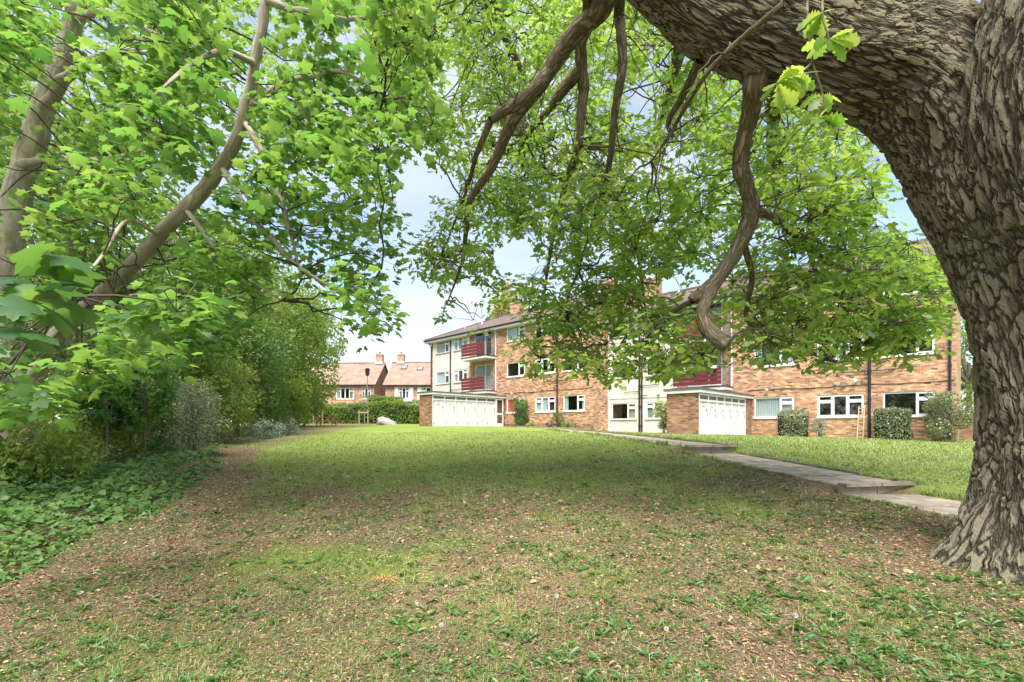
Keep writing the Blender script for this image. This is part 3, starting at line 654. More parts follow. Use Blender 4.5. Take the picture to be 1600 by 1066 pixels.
    # balconies
    for k in (1, 2):
        zf = FLOOR * k; s = MB(); s.box(-3.95, -1.0, -1.12, -.003, zf - .22, zf - .06)
        bal = s.build('balcony', M['frost'], root)
        MB().box(-3.98, -.97, -1.15, -.003, zf - .058, zf + .0).build('slab_edge', M['dark'], bal)
        for i in range(4):
            z0 = zf + .10 + i * .245
            MB().box(-3.92, -1.20, -1.12, -1.09, z0, z0 + .215).build('slat', M['redslat'], bal)
        p = MB()
        for x in (-3.85, -2.5, -1.22): p.box(x - .02, x + .02, -1.085, -1.05, zf, zf + 1.08)
        p.build('rail_post', M['white'], bal)
        rl = MB(); rl.box(-1.14, -1.10, -1.10, -.01, zf + 1.04, zf + 1.08); rl.box(-1.14, -1.10, -1.10, -.01, zf + .10, zf + .13)
        for i in range(9): yy = -1.06 + i * .125; rl.box(-1.128, -1.112, yy, yy + .016, zf + .13, zf + 1.04)
        rl.box(-1.14, -1.10, -1.14, -1.10, zf, zf + 1.08)
        rl.build('railing', M['grey'], bal)
        MB().box(-1.06, -.99, -.10, -.03, zf - .06, zf + 2.4).build('corner_post', M['white'], bal)
    MB().box(xl if b else -9.5, xr, -.02, -.002, -.9, .12).build('plinth', M['brick_brown'], root) if b == 0 else None
    return root

blocks = [make_block(0), make_block(1)]
tag(blocks[0], 'three storey brick and cream apartment block with hipped roof, standing farther back', 'apartment block', 'apartment blocks')
tag(blocks[1], 'nearer three storey brick and cream apartment block behind the oak branches', 'apartment block', 'apartment blocks')

# planters hooked over the nearer block's first balcony
for i, x in enumerate((-3.25, -2.55, -1.6)):
    o = MB().box(-.2, .2, -.09, .09, 0, .15).box(-.215, .215, -.105, .105, .13, .17).build('planter_box', M['frost'])
    o.location = to_world(1, x, -1.24, FLOOR + .92); o.rotation_euler = (0, 0, UROT)
    tag(o, ['white planter box hooked on the maroon balcony rail, at its cream wall end', 'middle one of three white planter boxes on the maroon balcony rail', 'white planter box on the maroon balcony rail, nearest the open metal railing'][i], 'planter', 'balcony planters')

# ------------------------------------------------------------------ locker stores
def make_locker(b):
    ox, oy, oz = BLK[b]['o']; root = empty('locker_store', (ox, oy, oz), UROT)
    hz_ = 2.18 if b == 0 else 2.10; zb = -.55; W = 1.5; y0 = -6.80
    w = MB(); w.quad((-W, y0, zb), (-.02, y0, zb), (-.02, y0, hz_), (-W, y0, hz_)); w.quad((-W, -.002, zb), (-W, y0, zb), (-W, y0, hz_), (-W, -.002, hz_))
    if b == 1: w.quad((-.02, -1.02, zb), (-.02, -.002, zb), (-.02, -.002, hz_), (-.02, -1.02, hz_))
    w.quad((-.30, y0 + .05, zb), (-.30, -.01, zb), (-.30, -.01, hz_), (-.30, y0 + .05, hz_))
    w.build('wall', M['brick_brown'], root)
    MB().box(-W - .1, .13, y0 - .13, -.01, hz_ + .005, hz_ + .09).build('roof', M['lead'], root)
    f = MB(); f.box(-W - .07, .10, y0 - .10, y0 - .075, hz_ - .13, hz_); f.box(.075, .10, y0 - .072, -.012, hz_ - .13, hz_); f.build('fascia', M['whitewood'], root)
    fr = MB(); n = 6; dw = 5.72 / n; ys = y0 + .06
    zlo = (-.12, -.12)[b]; ztop = hz_ - .14
    fr.box(-.05, .004, y0, y0 + .06, zlo - .3, ztop)
    for i in range(n + 1):
        yy = ys + i * dw; fr.box(-.05, .006, yy - .035, yy + .035, zlo - .3, ztop) if i else None
    fr.box(-.05, .003, ys, ys + n * dw, ztop - .10, ztop); fr.box(-.05, .003, ys, ys + n * dw, ztop - .36, ztop - .27); fr.box(-.06, -.03, ys, ys + n * dw, zlo - .3, zlo + .02)
    fr.build('door_frame', M['whitewood'], root)
    for i in range(n):
        a, c = ys + i * dw + .045, ys + (i + 1) * dw - .045
        d = MB(); d.box(-.075, -.040, a, c, zlo + .03, ztop - .37)
        for q in range(1, 6): yy = a + (c - a) * q / 6; d.box(-.0399, -.034, yy - .055, yy + .055, zlo + .05, ztop - .39)
        dr = d.build('locker_door', M['whitewood'], root)
        v = MB()
        for q in range(5): z_ = ztop - .265 + q * .032; v.box(-.045, -.015, a - .01, c + .01, z_, z_ + .012)
        v.box(-.05, -.047, a - .01, c + .01, ztop - .27, ztop - .10); v.build('vent_grille', M['grey'], dr)
        hy = c - .10
        MB().tube([(-.036, hy, .92), (.015, hy, .94), (.015, hy, 1.10), (-.036, hy, 1.12)], [.011] * 4, 6).build('handle', M['grey'], dr)
        MB().box(-.036, -.018, hy - .03, hy + .03, 1.20, 1.27).build('lock', M['dark'], dr)
        for z_ in (.12, 1.55): MB().box(-.036, -.020, a + .003, a + .09, z_, z_ + .05).build('hinge', M['grey'], dr)
        m_ = MB().box(-.036, -.030, (a + c) / 2 - .035, (a + c) / 2 + .035, 1.50, 1.57)
        if i < 2: m_.box(-.036, -.030, (a + c) / 2 - .13, (a + c) / 2 + .13, 1.37, 1.40)
        m_.build('number_mark', M['grey'], dr)
    if b == 0:
        y1, y2 = -.98, -.22
        d = MB(); z0, z1 = zlo, ztop - .02
        for q in ((y1, y1 + .1, z0, z1), (y2 - .1, y2, z0, z1), (y1 + .1, y2 - .1, z1 - .12, z1), (y1 + .1, y2 - .1, z0, z0 + .28), (y1 + .1, y2 - .1, z0 + .92, z0 + 1.03)): d.box(-.06, -.01, *q)
        dd = d.build('entrance_door', M['white'], root)
        for q in ((z0 + .28, z0 + .92), (z0 + 1.03, z1 - .12)): MB().box(-.042, -.034, y1 + .1, y2 - .1, *q).build('pane', M['glass'], dd)
        MB().box(-.01, .03, y2 - .08, y2 - .03, z0 + 1.0, z0 + 1.12).build('handle', M['grey'], dd)
    return root
lk = [make_locker(0), make_locker(1)]
tag(lk[0], 'flat roofed brick store with white locker doors and a glazed door, at the farther block', 'locker store', 'locker stores')
tag(lk[1], 'flat roofed brick store with white locker doors, beside the yellow variegated bush', 'locker store', 'locker stores')

# ------------------------------------------------------------------ houses beyond the hedge
def house(loc, rz, W, D, zbase, eave, ridge, wins, chim, skylights, label, shutters=False):
    root = empty('house', (loc[0], loc[1], zbase), rz)
    ops = [(a, b, c, d) for (a, b, c, d) in wins]
    w = MB(); cells(w, 0, W, -1, eave, ops, reveal=.14)
    for x in (0, W):
        w.quad((x, 0, -1), (x, D, -1), (x, D, eave), (x, 0, eave)); w.add([(x, 0, eave), (x, D, eave), (x, D / 2, ridge - .08)], [(0, 1, 2)])
    w.quad((0, D, -1), (W, D, -1), (W, D, eave), (0, D, eave)); w.build('wall', M['brick_house'], root)
    r = MB(); o_ = .25
    for (ya, yb) in ((-.35, D / 2), (D + .35, D / 2)):
        ze = eave - .12
        a, b_, c, d = (-o_, ya, ze), (W + o_, ya, ze), (W + o_, yb, ridge), (-o_, yb, ridge)
        lo = lambda p: (p[0], p[1], p[2] - .14)
        r.quad(a, b_, c, d); r.quad(lo(d), lo(c), lo(b_), lo(a)); r.quad(a, lo(a), lo(b_), b_); r.quad(b_, lo(b_), lo(c), c); r.quad(a, d, lo(d), lo(a))
    roof = r.build('roof', M['tile_red'], root)
    MB().bar((-o_, D / 2, ridge + .03), (W + o_, D / 2, ridge + .03), .25, .12).build('ridge_tiles', M['tile_red'], roof)
    c = MB().box(chim - .42, chim + .42, D / 2 - .4, D / 2 + .4, ridge - 1, ridge + 1.15).box(chim - .48, chim + .48, D / 2 - .46, D / 2 + .46, ridge + .95, ridge + 1.05)
    ch = c.build('chimney', M['brick_house'], roof); MB().tube([(chim, D / 2, ridge + 1.1), (chim, D / 2, ridge + 1.5)], [.14, .11], 8).build('chimney_pot', M['tile_red'], ch)
    MB().box(chim - .5, chim + .5, D / 2 - .5, D / 2 + .5, ridge - .16, ridge + .1).build('flashing', M['frost'], ch)
    MB().tube([(-o_, -.42, eave - .16), (W + o_, -.42, eave - .16)], [.06, .06], 6).build('gutter', M['dark'], root)
    for op in ops:
        nl = 4 if op[1] - op[0] > 2 else 3
        window(root, op, [(1, .72 if i in (0, nl - 1) else None) for i in range(nl)], ('net', 'sides'), sill='white')
        if shutters:
            for s in (-1, 1):
                xs = op[0] - .52 if s < 0 else op[1] + .04
                MB().box(xs, xs + .48, -.05, -.004, op[2] - .05, op[3] + .05).build('shutter', M['white'], root)
    sl = (ridge - eave + .12) / (D / 2 + .35)
    for (x, t) in skylights:
        y = -.35 + t * (D / 2 + .35); z = eave - .12 + sl * (y + .35); q = MB()
        for (yy, zz, xx, hh) in ((y, z, x, .07),):
            dy = .85 / math.hypot(1, sl)
            q.add([(x, y, z), (x + .8, y, z), (x + .8, y + dy, z + sl * dy), (x, y + dy, z + sl * dy), (x, y - .04, z + hh), (x + .8, y - .04, z + hh), (x + .8, y + dy - .04, z + sl * dy + hh), (x, y + dy - .04, z + sl * dy + hh)],
                  [(4, 5, 6, 7), (0, 1, 5, 4), (1, 2, 6, 5), (2, 3, 7, 6), (3, 0, 4, 7)])
        sk = q.build('skylight', M['dark'], roof)
        i_ = .09
        MB().add([(x + i_, y - .04 + i_, z + sl * i_ + .078), (x + .8 - i_, y - .04 + i_, z + sl * i_ + .078), (x + .8 - i_, y + dy - .04 - i_, z + sl * (dy - i_) + .078), (x + i_, y + dy - .04 - i_, z + sl * (dy - i_) + .078)], [(0, 1, 2, 3)]).build('pane', M['skyglass'], sk)
    tag(root, label, 'house', 'houses beyond the hedge')
    return root
M['skyglass'] = plain('skylight_glass', (0.30, 0.36, 0.40), 0.08, 0.1, spec=0.8)
# first house: front corner seen at px 586; second one at px 602
h1 = P(586, 605, 61.0); h2 = P(602, 604, 61.0)
house((h1[0] - 12.5, 61.0), math.radians(-2), 12.5, 8.0, .5, 5.0, 8.2, [(7.6, 9.9, 3.05, 4.5), (11.2 - .3, 12.2 - .1, 3.05, 4.5), (3.2, 5.6, 3.05, 4.5), (5.0, 7.2, .6, 2.0)], 12.0, [], 'red brick house with plain tiled roof, behind the lamp post')
house((h2[0], 61.0), math.radians(-2), 10.0, 8.0, .5, 5.0, 8.3, [(1.75, 3.1, 3.05, 4.55), (4.7, 6.5, 3.05, 4.55), (1.75, 3.4, .6, 2.0)], 1.0, [(1.3, .68), (3.5, .62), (5.6, .36)], 'brick house with white shutters and roof lights, beside the farther block', shutters=True)

# ------------------------------------------------------------------ lawn furniture by the hedge
def picnic_table():
    p = P(510, 664, 41.0); root = empty('picnic_table', (p[0], p[1], hz(p[0], p[1]) + .0), math.radians(8))
    for i in range(4): MB().box(-.9, .9, -.34 + i * .175, -.34 + i * .175 + .15, .70, .74).build('top_plank', M['benchwood'], root)
    for s in (-1, 1):
        for i in range(2): y = s * .62 + (-.15 if s < 0 else 0) + i * (.16) - (.0 if s > 0 else .0); MB().box(-.9, .9, y, y + .14, .42, .46).build('seat_plank', M['benchwood'], root)
    for x in (-.65, .65):
        for s in (-1, 1): MB().bar((x, s * .72, -.03), (x, s * .2, .70), .07, .09).build('leg', M['benchwood'], root)
        MB().bar((x + .06, -.78, .385), (x + .06, .78, .385), .05, .09).build('crossbeam', M['benchwood'], root)
        MB().bar((x + .06, -.34, .67), (x + .06, .34, .67), .05, .07).build('crossbeam', M['benchwood'], root)
    tag(root, 'red stained wooden picnic table with attached benches on the lawn', 'picnic table')
picnic_table()

def tree_guard(px, Y, label):
    p = P(px, 661, Y); z = hz(p[0], p[1]); root = empty('tree_guard', (p[0], p[1], z))
    for x in (-.42, 0.0, .42): MB().tube([(x, .0 if x else .3, -.1), (x, .0 if x else .3, 1.35 if x else 1.2)], [.045, .045], 8).build('stake', M['timber'], root)
    MB().box(-.5, .5, -.075, -.05, 1.08, 1.18).build('cross_rail', M['timber'], root)
    tag(root, label, 'tree guard', 'timber tree guards')
    return root, p, z
TG = [tree_guard(497, 43.5, 'pale timber tree guard standing behind the picnic table'), tree_guard(568, 45.0, 'pale timber tree guard beside the pale boulder')]

def lamp_post():
    p = P(574, 640, 52.0); z = hz(p[0], p[1]); root = empty('lamp_post', (p[0], p[1], z))
    MB().tube([(0, 0, -.2), (0, 0, 1.0), (0, 0, 1.05), (0, 0, 5.2)], [.09, .09, .055, .05], 10).build('post', M['grey'], root)
    l = MB().tube([(0, 0, 5.15), (0, 0, 5.25), (0, 0, 5.85), (0, 0, 5.9)], [.08, .20, .28, .10], 8).build('lantern', M['dark'], root)
    MB().tube([(0, 0, 5.9), (0, 0, 6.05)], [.32, .05], 8).build('lantern_cap', M['dark'], root)
    tag(root, 'grey lamp post with dark lantern rising behind the hedge', 'lamp post')
lamp_post()

def rock(px, py, Y, sx, sy, sz, label):
    p = P(px, py, Y); z = hz(p[0], p[1]); r = np.random.default_rng(3); nlat, nlon = 10, 18
    V = []; 
    for i in range(nlat + 1):
        for j in range(nlon):
            a = math.pi * i / nlat; b_ = 2 * math.pi * j / nlon; d = np.array([math.sin(a) * math.cos(b_), math.sin(a) * math.sin(b_), math.cos(a)])
            q = 1 + .22 * math.sin(3 * d[0] + 2 * d[2] + 1) + .14 * math.sin(5 * d[1] - 4 * d[0]) + .06 * r.normal() * (0 < i < nlat)
            V.append(np.array([sx, sy, sz]) * d * q)
    F = [(i * nlon + j, (i + 1) * nlon + j, (i + 1) * nlon + (j + 1) % nlon, i * nlon + (j + 1) % nlon) for i in range(nlat) for j in range(nlon)]
    o = link('boulder', np_mesh('boulder', np.array(V), np.array(F), M['rock'], smooth=False)); o.location = (p[0], p[1], z + sz * .2); tag(o, label, 'boulder')
rock(604, 662, 43.5, 1.0, .6, .5, 'large pale boulder on the lawn before the hedge')

def parasol():
    p = P(635, 632, 55.0); z = hz(p[0], p[1]); root = empty('garden_parasol', (p[0], p[1], z))
    MB().tube([(0, 0, -.1), (0, 0, 2.9)], [.03, .03], 8).build('pole', M['white'], root)
    m = MB(); n = 8; R = 1.3
    ring = [(R * math.cos(2 * math.pi * i / n), R * math.sin(2 * math.pi * i / n), 2.25) for i in range(n)]; low = [(x * 1.0, y * 1.0, 2.07) for x, y, _ in ring]
    m.add([(0, 0, 2.95)] + ring + low, [(0, 1 + i, 1 + (i + 1) % n) for i in range(n)] + [(1 + i, 1 + n + i, 1 + n + (i + 1) % n, 1 + (i + 1) % n) for i in range(n)])
    m.build('canopy', M['white'], root); tag(root, 'white garden parasol peeking over the hedge', 'parasol')
parasol()

def ladder():
    x = 4.80; root = empty('ladder', to_world(1, x, -.45, 0), UROT)
    zb = hz(*to_world(1, x, -.5, 0)[:2]) - BLK[1]['o'][2]
    a, t = (0, -.15, zb - .02), (0, .38, 1.45)
    for s in (-.11, .11): MB().bar((s, a[1], a[2]), (s, t[1], t[2]), .035, .05).build('rail', M['timber'], root)
    for i in range(9):
        q = (i + .6) / 9.3; MB().bar((-.11, a[1] + (t[1] - a[1]) * q, a[2] + (t[2] - a[2]) * q), (.11, a[1] + (t[1] - a[1]) * q, a[2] + (t[2] - a[2]) * q), .03, .05).build('rung', M['timber'], root)
    tag(root, 'narrow pale timber ladder leaning against the brick wall under a window', 'ladder')
ladder()

# low brick edging of the flower bed along the farther block
bed = empty('flower_bed_edging', to_world(0, 4.6, -1.05, 0), UROT)
for i in range(22):
    x = -2.4 + i * .24; wpt = to_world(0, 4.6 + x, -1.05, 0); z = hz(wpt[0], wpt[1]) - BLK[0]['o'][2]
    MB().box(x, x + .225, -.055, .055, z - .12, z + .10 + .01 * (i % 3)).build('brick', M['kerb'], bed)
tag(bed, 'row of grey edging bricks round the flower bed at the farther block', 'garden edging')
# garden wall at the end of the nearer block
gw = empty('garden_wall', to_world(1, 8.05, 1.2, 0), UROT)
MB().box(.0, 4.5, .6, .82, -.9, .95).build('wall_panel', M['brick_brown'], gw); MB().box(-.0, 4.55, .57, .85, .952, 1.02).build('coping', M['kerb'], gw)
tag(gw, 'low brown brick garden wall at the nearer block corner', 'wall')

# ------------------------------------------------------------------ foliage tools
def tmpl_strip(ys, ws, bend=.12, cup=.0):
    V = []
    for y, w in zip(ys, ws): V += [(-w, y, -bend * y * y + cup * w), (w, y, -bend * y * y + cup * w)]
    F = [(2 * i, 2 * i + 1, 2 * i + 3, 2 * i + 2) for i in range(len(ys) - 1)]
    return np.array(V), np.array(F)
OAK_HI = tmpl_strip([0, .12, .24, .31, .42, .49, .60, .67, .78, .86, .95, 1.0], [.02, .05, .17, .09, .27, .14, .33, .19, .29, .15, .13, .03], .16)
OAK_LO = tmpl_strip([0, .28, .40, .66, .76, 1.0], [.03, .20, .11, .31, .19, .06], .14)
def tmpl_palm():
    o = [(0, .06), (.16, -.04), (.34, -.03), (.50, .10), (.42, .22), (.40, .32), (.54, .42), (.64, .60), (.50, .62), (.38, .66), (.27, .64), (.26, .76), (.16, .90), (0, 1.08)]
    o = o + [(-x, y) for x, y in o[-2:0:-1]]
    V = [(0, .30, .03)] + [(x, y, -.10 * (x * x * 2 + (y - .3) ** 2)) for x, y in o]; n = len(o)
    return np.array(V, float), np.array([(0, 1 + i, 1 + (i + 1) % n) for i in range(n)])
PALM = tmpl_palm()
def tmpl_palm_lo():
    o = [(0, .05), (.28, -.04), (.50, .10), (.40, .30), (.62, .60), (.29, .66), (.17, .88), (0, 1.06), (-.17, .88), (-.29, .66), (-.62, .60), (-.40, .30), (-.50, .10), (-.28, -.04)]
    V = [(0, .30, .03)] + [(x, y, -.10 * (x * x * 2 + (y - .3) ** 2)) for x, y in o]; n = len(o)
    return np.array(V, float), np.array([(0, 1 + i, 1 + (i + 1) % n) for i in range(n)])
PALM_LO = tmpl_palm_lo()
IVYT = (np.array([(0, .25, .02), (0, 0, 0), (.42, .10, -.02), (.30, .48, 0), (0, 1.0, -.06), (-.30, .48, 0), (-.42, .10, -.02)], float), np.array([(0, 1 + i, 1 + (i + 1) % 6) for i in range(6)]))
SIMPLE = (np.array([(0, 0, 0), (.24, .32, .05), (.20, .68, .03), (0, 1, -.08), (-.20, .68, .03), (-.24, .32, .05)], float), np.array([(0, 1, 2, 3), (0, 3, 4, 5)]))
LANCE = (np.array([(0, 0, 0), (.10, .35, .04), (.13, .7, .05), (0, 1, -.05), (-.13, .7, .05), (-.10, .35, .04)], float), np.array([(0, 1, 2, 3), (0, 3, 4, 5)]))

def unit(a): return a / (np.linalg.norm(a, axis=-1, keepdims=True) + 1e-9)

def leaf_arrays(pos, d, nrm, size, tmpl, tint):
    d = unit(d); X = unit(np.cross(d, nrm)); N = np.cross(X, d)
    TV, TF = tmpl; s = size[:, None, None]; curl = (np.random.default_rng(len(pos)).uniform(-.4, 3.0, len(pos)))[:, None, None]
    V = pos[:, None, :] + s * (TV[None, :, 0, None] * X[:, None, :] + TV[None, :, 1, None] * d[:, None, :] + TV[None, :, 2, None] * curl * N[:, None, :])
    F = TF[None] + (np.arange(len(pos)) * len(TV))[:, None, None]
    return V.reshape(-1, 3), F.reshape(-1, TF.shape[1]), np.repeat(tint, len(TV))

def cat_arrays(parts):
    Vs, Fs, Ts, b = [], [], [], 0
    for V, F, T in parts: Vs.append(V); Fs.append(F + b); Ts.append(T); b += len(V)
    return np.vstack(Vs), np.vstack(Fs), np.concatenate(Ts)

def tubes(A, Mi, B, r0, r1, n=3):
    """many little three-point twigs at once"""
    A, Mi, B = map(np.asarray, (A, Mi, B)); N = len(A)
    if not N: return np.zeros((0, 3)), np.zeros((0, 4), int)
    T = unit(B - A); ref = np.where(np.abs(T[:, 2:3]) < .9, np.array([[0, 0, 1.0]]), np.array([[1.0, 0, 0]]))
    S = unit(np.cross(T, ref)); U = np.cross(T, S); a = np.arange(n) * 2 * np.pi / n
    ring = np.cos(a)[None, :, None] * S[:, None] + np.sin(a)[None, :, None] * U[:, None]
    r0 = np.broadcast_to(r0, (N,)); r1 = np.broadcast_to(r1, (N,))
    V = np.stack([A[:, None] + ring * r0[:, None, None], Mi[:, None] + ring * ((r0 + r1) / 2)[:, None, None], B[:, None] + ring * r1[:, None, None]], 1)
    j = np.arange(n); j2 = (j + 1) % n
    f = np.concatenate([np.stack([k * n + j, k * n + j2, (k + 1) * n + j2, (k + 1) * n + j], -1) for k in (0, 1)])
    F = f[None] + (np.arange(N) * 3 * n)[:, None, None]
    return V.reshape(-1, 3), F.reshape(-1, 4)

def ball(n, rng_): 
    v = unit(rng_.normal(size=(n, 3))); return v * rng_.random((n, 1)) ** (1 / 3)

def clusters(C, R, nspr, nleaf, lsize, tmpl, rng_, flat=.6, tilt=.55, droop=.25, tbias=0.0, keep=None, spread=.10, grow=1.0):
    """leaf clusters round centres C (radius R): sprigs on twigs, leaves round each sprig"""
    K = len(C); idx = np.repeat(np.arange(K), nspr)
    off = ball(len(idx), rng_) * np.array([1, 1, flat]); S = C[idx] + off * R[idx][:, None]
    if keep is not None: k = keep(S); S, off, idx = S[k], off[k], idx[k]
    tA = C[idx]; tM = (tA + S) / 2 + rng_.normal(size=S.shape) * .05 + np.array([0, 0, .04])
    li = np.repeat(np.arange(len(S)), nleaf); n = len(li)
    out = off[li].copy(); out[:, 2] *= .3
    az = rng_.random(n) * 2 * np.pi; hd = np.stack([np.cos(az), np.sin(az), np.zeros(n)], 1)
    d = unit(out * .5 + hd * .9 + np.array([0, 0, -droop]) + rng_.normal(size=(n, 3)) * .2)
    pos = S[li] + d * spread * rng_.random((n, 1)) + rng_.normal(size=(n, 3)) * spread * .35
    nrm = np.array([0, 0, 1.0]) + rng_.normal(size=(n, 3)) * tilt
    size = lsize * (0.6 + .6 * rng_.random(n)) * grow
    ct = rng_.random(K) * .35; tint = np.clip(.12 + ct[idx][li] + rng_.random(n) * .55 + tbias + (rng_.random(n) > .975) * .35, 0, 1)
    return leaf_arrays(pos, d, nrm, size, tmpl, tint), (tA, tM, S)

def project(S): return 800 + FPX * S[:, 0] / S[:, 1], HZ - FPX * S[:, 2] / S[:, 1]

def bark_tube(name, pts, radii, mat, parent, n=14, k=6, wob=0.0, seed=0, lobes=None):
    p = spline(np.c_[np.asarray(pts, float), np.asarray(radii, float)], k); c, r = p[:, :3].copy(), np.maximum(p[:, 3], .003)
    if wob:
        g = np.random.default_rng(seed); w = g.normal(size=c.shape); w = (w + np.roll(w, 1, 0) + np.roll(w, -1, 0)) / 3; w[0] = w[-1] = 0; c += w * wob * r[:, None]
        r = r * (1 + .35 * wob * g.normal(size=len(r)))
    V, F = sweep(c, r, n); s = np.r_[0, np.cumsum(np.linalg.norm(np.diff(c, axis=0), axis=1))]
    a = np.linspace(0, 2 * np.pi, n, endpoint=False); A, S = np.tile(a, len(c)), np.repeat(s, n)
    if lobes is not None:
        Cc = np.repeat(c, n, 0); V = Cc + (V - Cc) * lobes(A, np.repeat(c[:, 2], n), S)[:, None]
    Rm = float(np.mean(r)); ex = np.stack([Rm * np.cos(A), Rm * np.sin(A), S + seed * 3.1], 1)
    # cap the far end with a slightly raised centre
    V = np.vstack([V, c[-1] + (c[-1] - c[-2]) * .3]); ex = np.vstack([ex, ex[-1]]); e = len(V) - 1; b = (len(c) - 1) * n
    F = np.vstack([F, [(b + j, b + (j + 1) % n, e, e) for j in range(n)]])
    F3 = np.vstack([F[:-n][:, [0, 1, 2]], F[:-n][:, [0, 2, 3]], F[-n:][:, :3]])
    return link(name, np_mesh(name, V, F3, mat, smooth=True, extra={'bark': ex}), parent), c

# ------------------------------------------------------------------ the oak
oak = empty('oak_tree', (4.65, 3.85, -1.2)); tag(oak, 'huge oak with deeply ridged trunk and a heavy limb arching overhead', 'tree')
OAK0 = np.array([4.65, 3.85, -1.2])
def loc(p): return np.asarray(p, float) - OAK0
oak_nodes = []
def oak_branch(pts, radii, name='branch', n=12, wob=.12, seed=0, mat='oakbranch', k=7):
    o, c = bark_tube(name, loc(pts), radii, M[mat], oak, n=n, k=k, wob=wob, seed=seed); oak_nodes.append(np.c_[c + OAK0, np.linspace(0, 1, len(c))]); return o
def flare(A, Z, S):
    z = Z + OAK0[2]; q = np.clip((-.15 - z) / 1.15, 0, 1) ** 1.6
    return 1 + q * (.17 * np.cos(5 * A + .6) + .12 * np.cos(3 * A + 2.2) + .05 * np.cos(11 * A)) + .05 * np.exp(-((Z + OAK0[2] - .9) / .25) ** 2) * np.clip(np.cos(A - 2.6), 0, 1) ** 6 + .035 * np.sin(2 * A + 1.3 * S) + .025 * np.sin(5 * A - 2.1 * S) + .02 * np.sin(9 * A + 3 * S)
trunk_pts = [(4.72, 3.80, -1.62), (4.70, 3.82, -1.25), (4.67, 3.84, -.85), (4.65, 3.85, -.40), (4.62, 3.87, .2), (4.54, 3.92, .9), (4.40, 3.98, 1.5), (4.20, 4.03, 2.05), (3.92, 4.07, 2.62), (3.46, 4.11, 3.08), (2.8, 4.16, 3.32), (1.8, 4.2, 3.78), (.8, 4.3, 4.72), (-.3, 4.5, 5.75), (-1.6, 4.9, 6.6), (-3.0, 5.6, 7.3)]
trunk_r = [1.16, .98, .77, .65, .60, .575, .565, .56, .52, .47, .435, .40, .33, .30, .22, .12]
_, tc_ = bark_tube('trunk', loc(trunk_pts), trunk_r, M['oakbark'], oak, n=190, k=26, lobes=flare)
oak_nodes.append(np.c_[(tc_ + OAK0)[::4], np.linspace(0, 1, len(tc_[::4]))])
_, sc_ = bark_tube('stem', loc([(4.56, 3.78, .2), (4.47, 3.68, .75), (4.28, 3.58, 1.4), (4.06, 3.56, 2.0), (3.95, 3.52, 2.55), (3.98, 3.38, 3.2), (4.15, 3.15, 4.2), (4.6, 2.9, 5.8), (5.2, 2.9, 7.4), (5.7, 3.1, 9.2)]), [.36, .43, .46, .47, .47, .46, .42, .34, .24, .10], M['oakbark'], oak, n=150, k=28, lobes=lambda A, Z, S: 1 + .05 * np.sin(2 * A + S) + .04 * np.sin(5 * A - 1.5 * S))
oak_nodes.append(np.c_[(sc_ + OAK0)[::4], np.linspace(0, 1, len(sc_[::4]))])

# hanging boughs, drawn in metres through points sighted in the photograph at their own depths
B = oak_branch
B([(1.0, 4.3, 4.6), P(950, 0, 5.3), P(895, 55, 5.7), P(845, 130, 6.0), P(800, 190, 6.3), P(768, 262, 6.6), P(735, 312, 6.9), P(728, 362, 7.2), P(722, 410, 7.5), P(700, 470, 7.8)], [.13, .115, .108, .095, .082, .062, .05, .038, .026, .010], seed=1)
B([P(860, 110, 5.9), P(825, 150, 5.9), P(792, 172, 5.95), P(768, 186, 6.0)], [.085, .075, .066, .055], seed=2)
B([(.75, 4.35, 4.8), P(920, 20, 5.8), P(908, 75, 6.2), P(912, 130, 6.4), P(908, 180, 6.5), P(905, 228, 6.6)], [.11, .092, .08, .076, .064, .045], seed=3)
B([P(905, 110, 6.3), P(880, 140, 6.5), P(850, 180, 6.8), P(820, 215, 7.1)], [.085, .075, .05, .02], seed=4)
B([(1.05, 4.25, 4.5), P(968, 5, 5.6), P(972, 60, 5.7), P(972, 110, 5.8), P(962, 170, 6.0), P(955, 230, 6.2), P(945, 290, 6.5), P(925, 350, 6.9), P(905, 420, 7.3)], [.10, .065, .06, .055, .05, .042, .035, .025, .01], seed=5)
B([P(1184, 100, 4.2), P(1180, 132, 4.25), P(1172, 175, 4.5), P(1163, 215, 4.7), P(1157, 250, 4.85), P(1166, 288, 4.95), P(1174, 322, 5.05), P(1168, 355, 5.1), P(1148, 395, 5.15), P(1122, 435, 5.2), P(1100, 456, 5.25), P(1082, 470, 5.3)], [.12, .098, .084, .078, .084, .078, .082, .092, .08, .078, .08, .066], n=20, wob=.10, seed=6, k=8)
B([P(1118, 440, 5.2), P(1106, 466, 5.2), P(1098, 488, 5.2), P(1102, 508, 5.2), P(1116, 524, 5.15), P(1136, 540, 5.1)], [.07, .066, .068, .08, .085, .078], n=18, wob=.08, seed=7)
B([P(1225, 5, 3.5), P(1165, 55, 3.75), P(1110, 108, 4.0), P(1075, 160, 4.4), P(1050, 205, 4.8), P(1018, 252, 5.2)], [.022, .021, .02, .02, .018, .008], seed=8, mat='oakbranch')
B([P(1095, 92, 4.4), P(1072, 140, 4.9), P(1045, 190, 5.3), P(1052, 215, 5.4)], [.05, .04, .03, .015], seed=9)
B([P(1170, 320, 5.1), P(1205, 338, 5.6), P(1240, 365, 6.2), P(1262, 380, 6.6), P(1290, 408, 6.8), P(1330, 424, 6.9), P(1372, 436, 6.9), P(1412, 470, 6.9), P(1455, 505, 6.9)], [.05, .048, .048, .046, .04, .034, .03, .022, .01], seed=10)
B([P(1262, 382, 6.6), P(1276, 425, 6.7), P(1298, 458, 6.8), P(1345, 478, 6.9), P(1400, 500, 6.9), P(1440, 535, 6.9)], [.035, .03, .026, .022, .016, .008], seed=11)
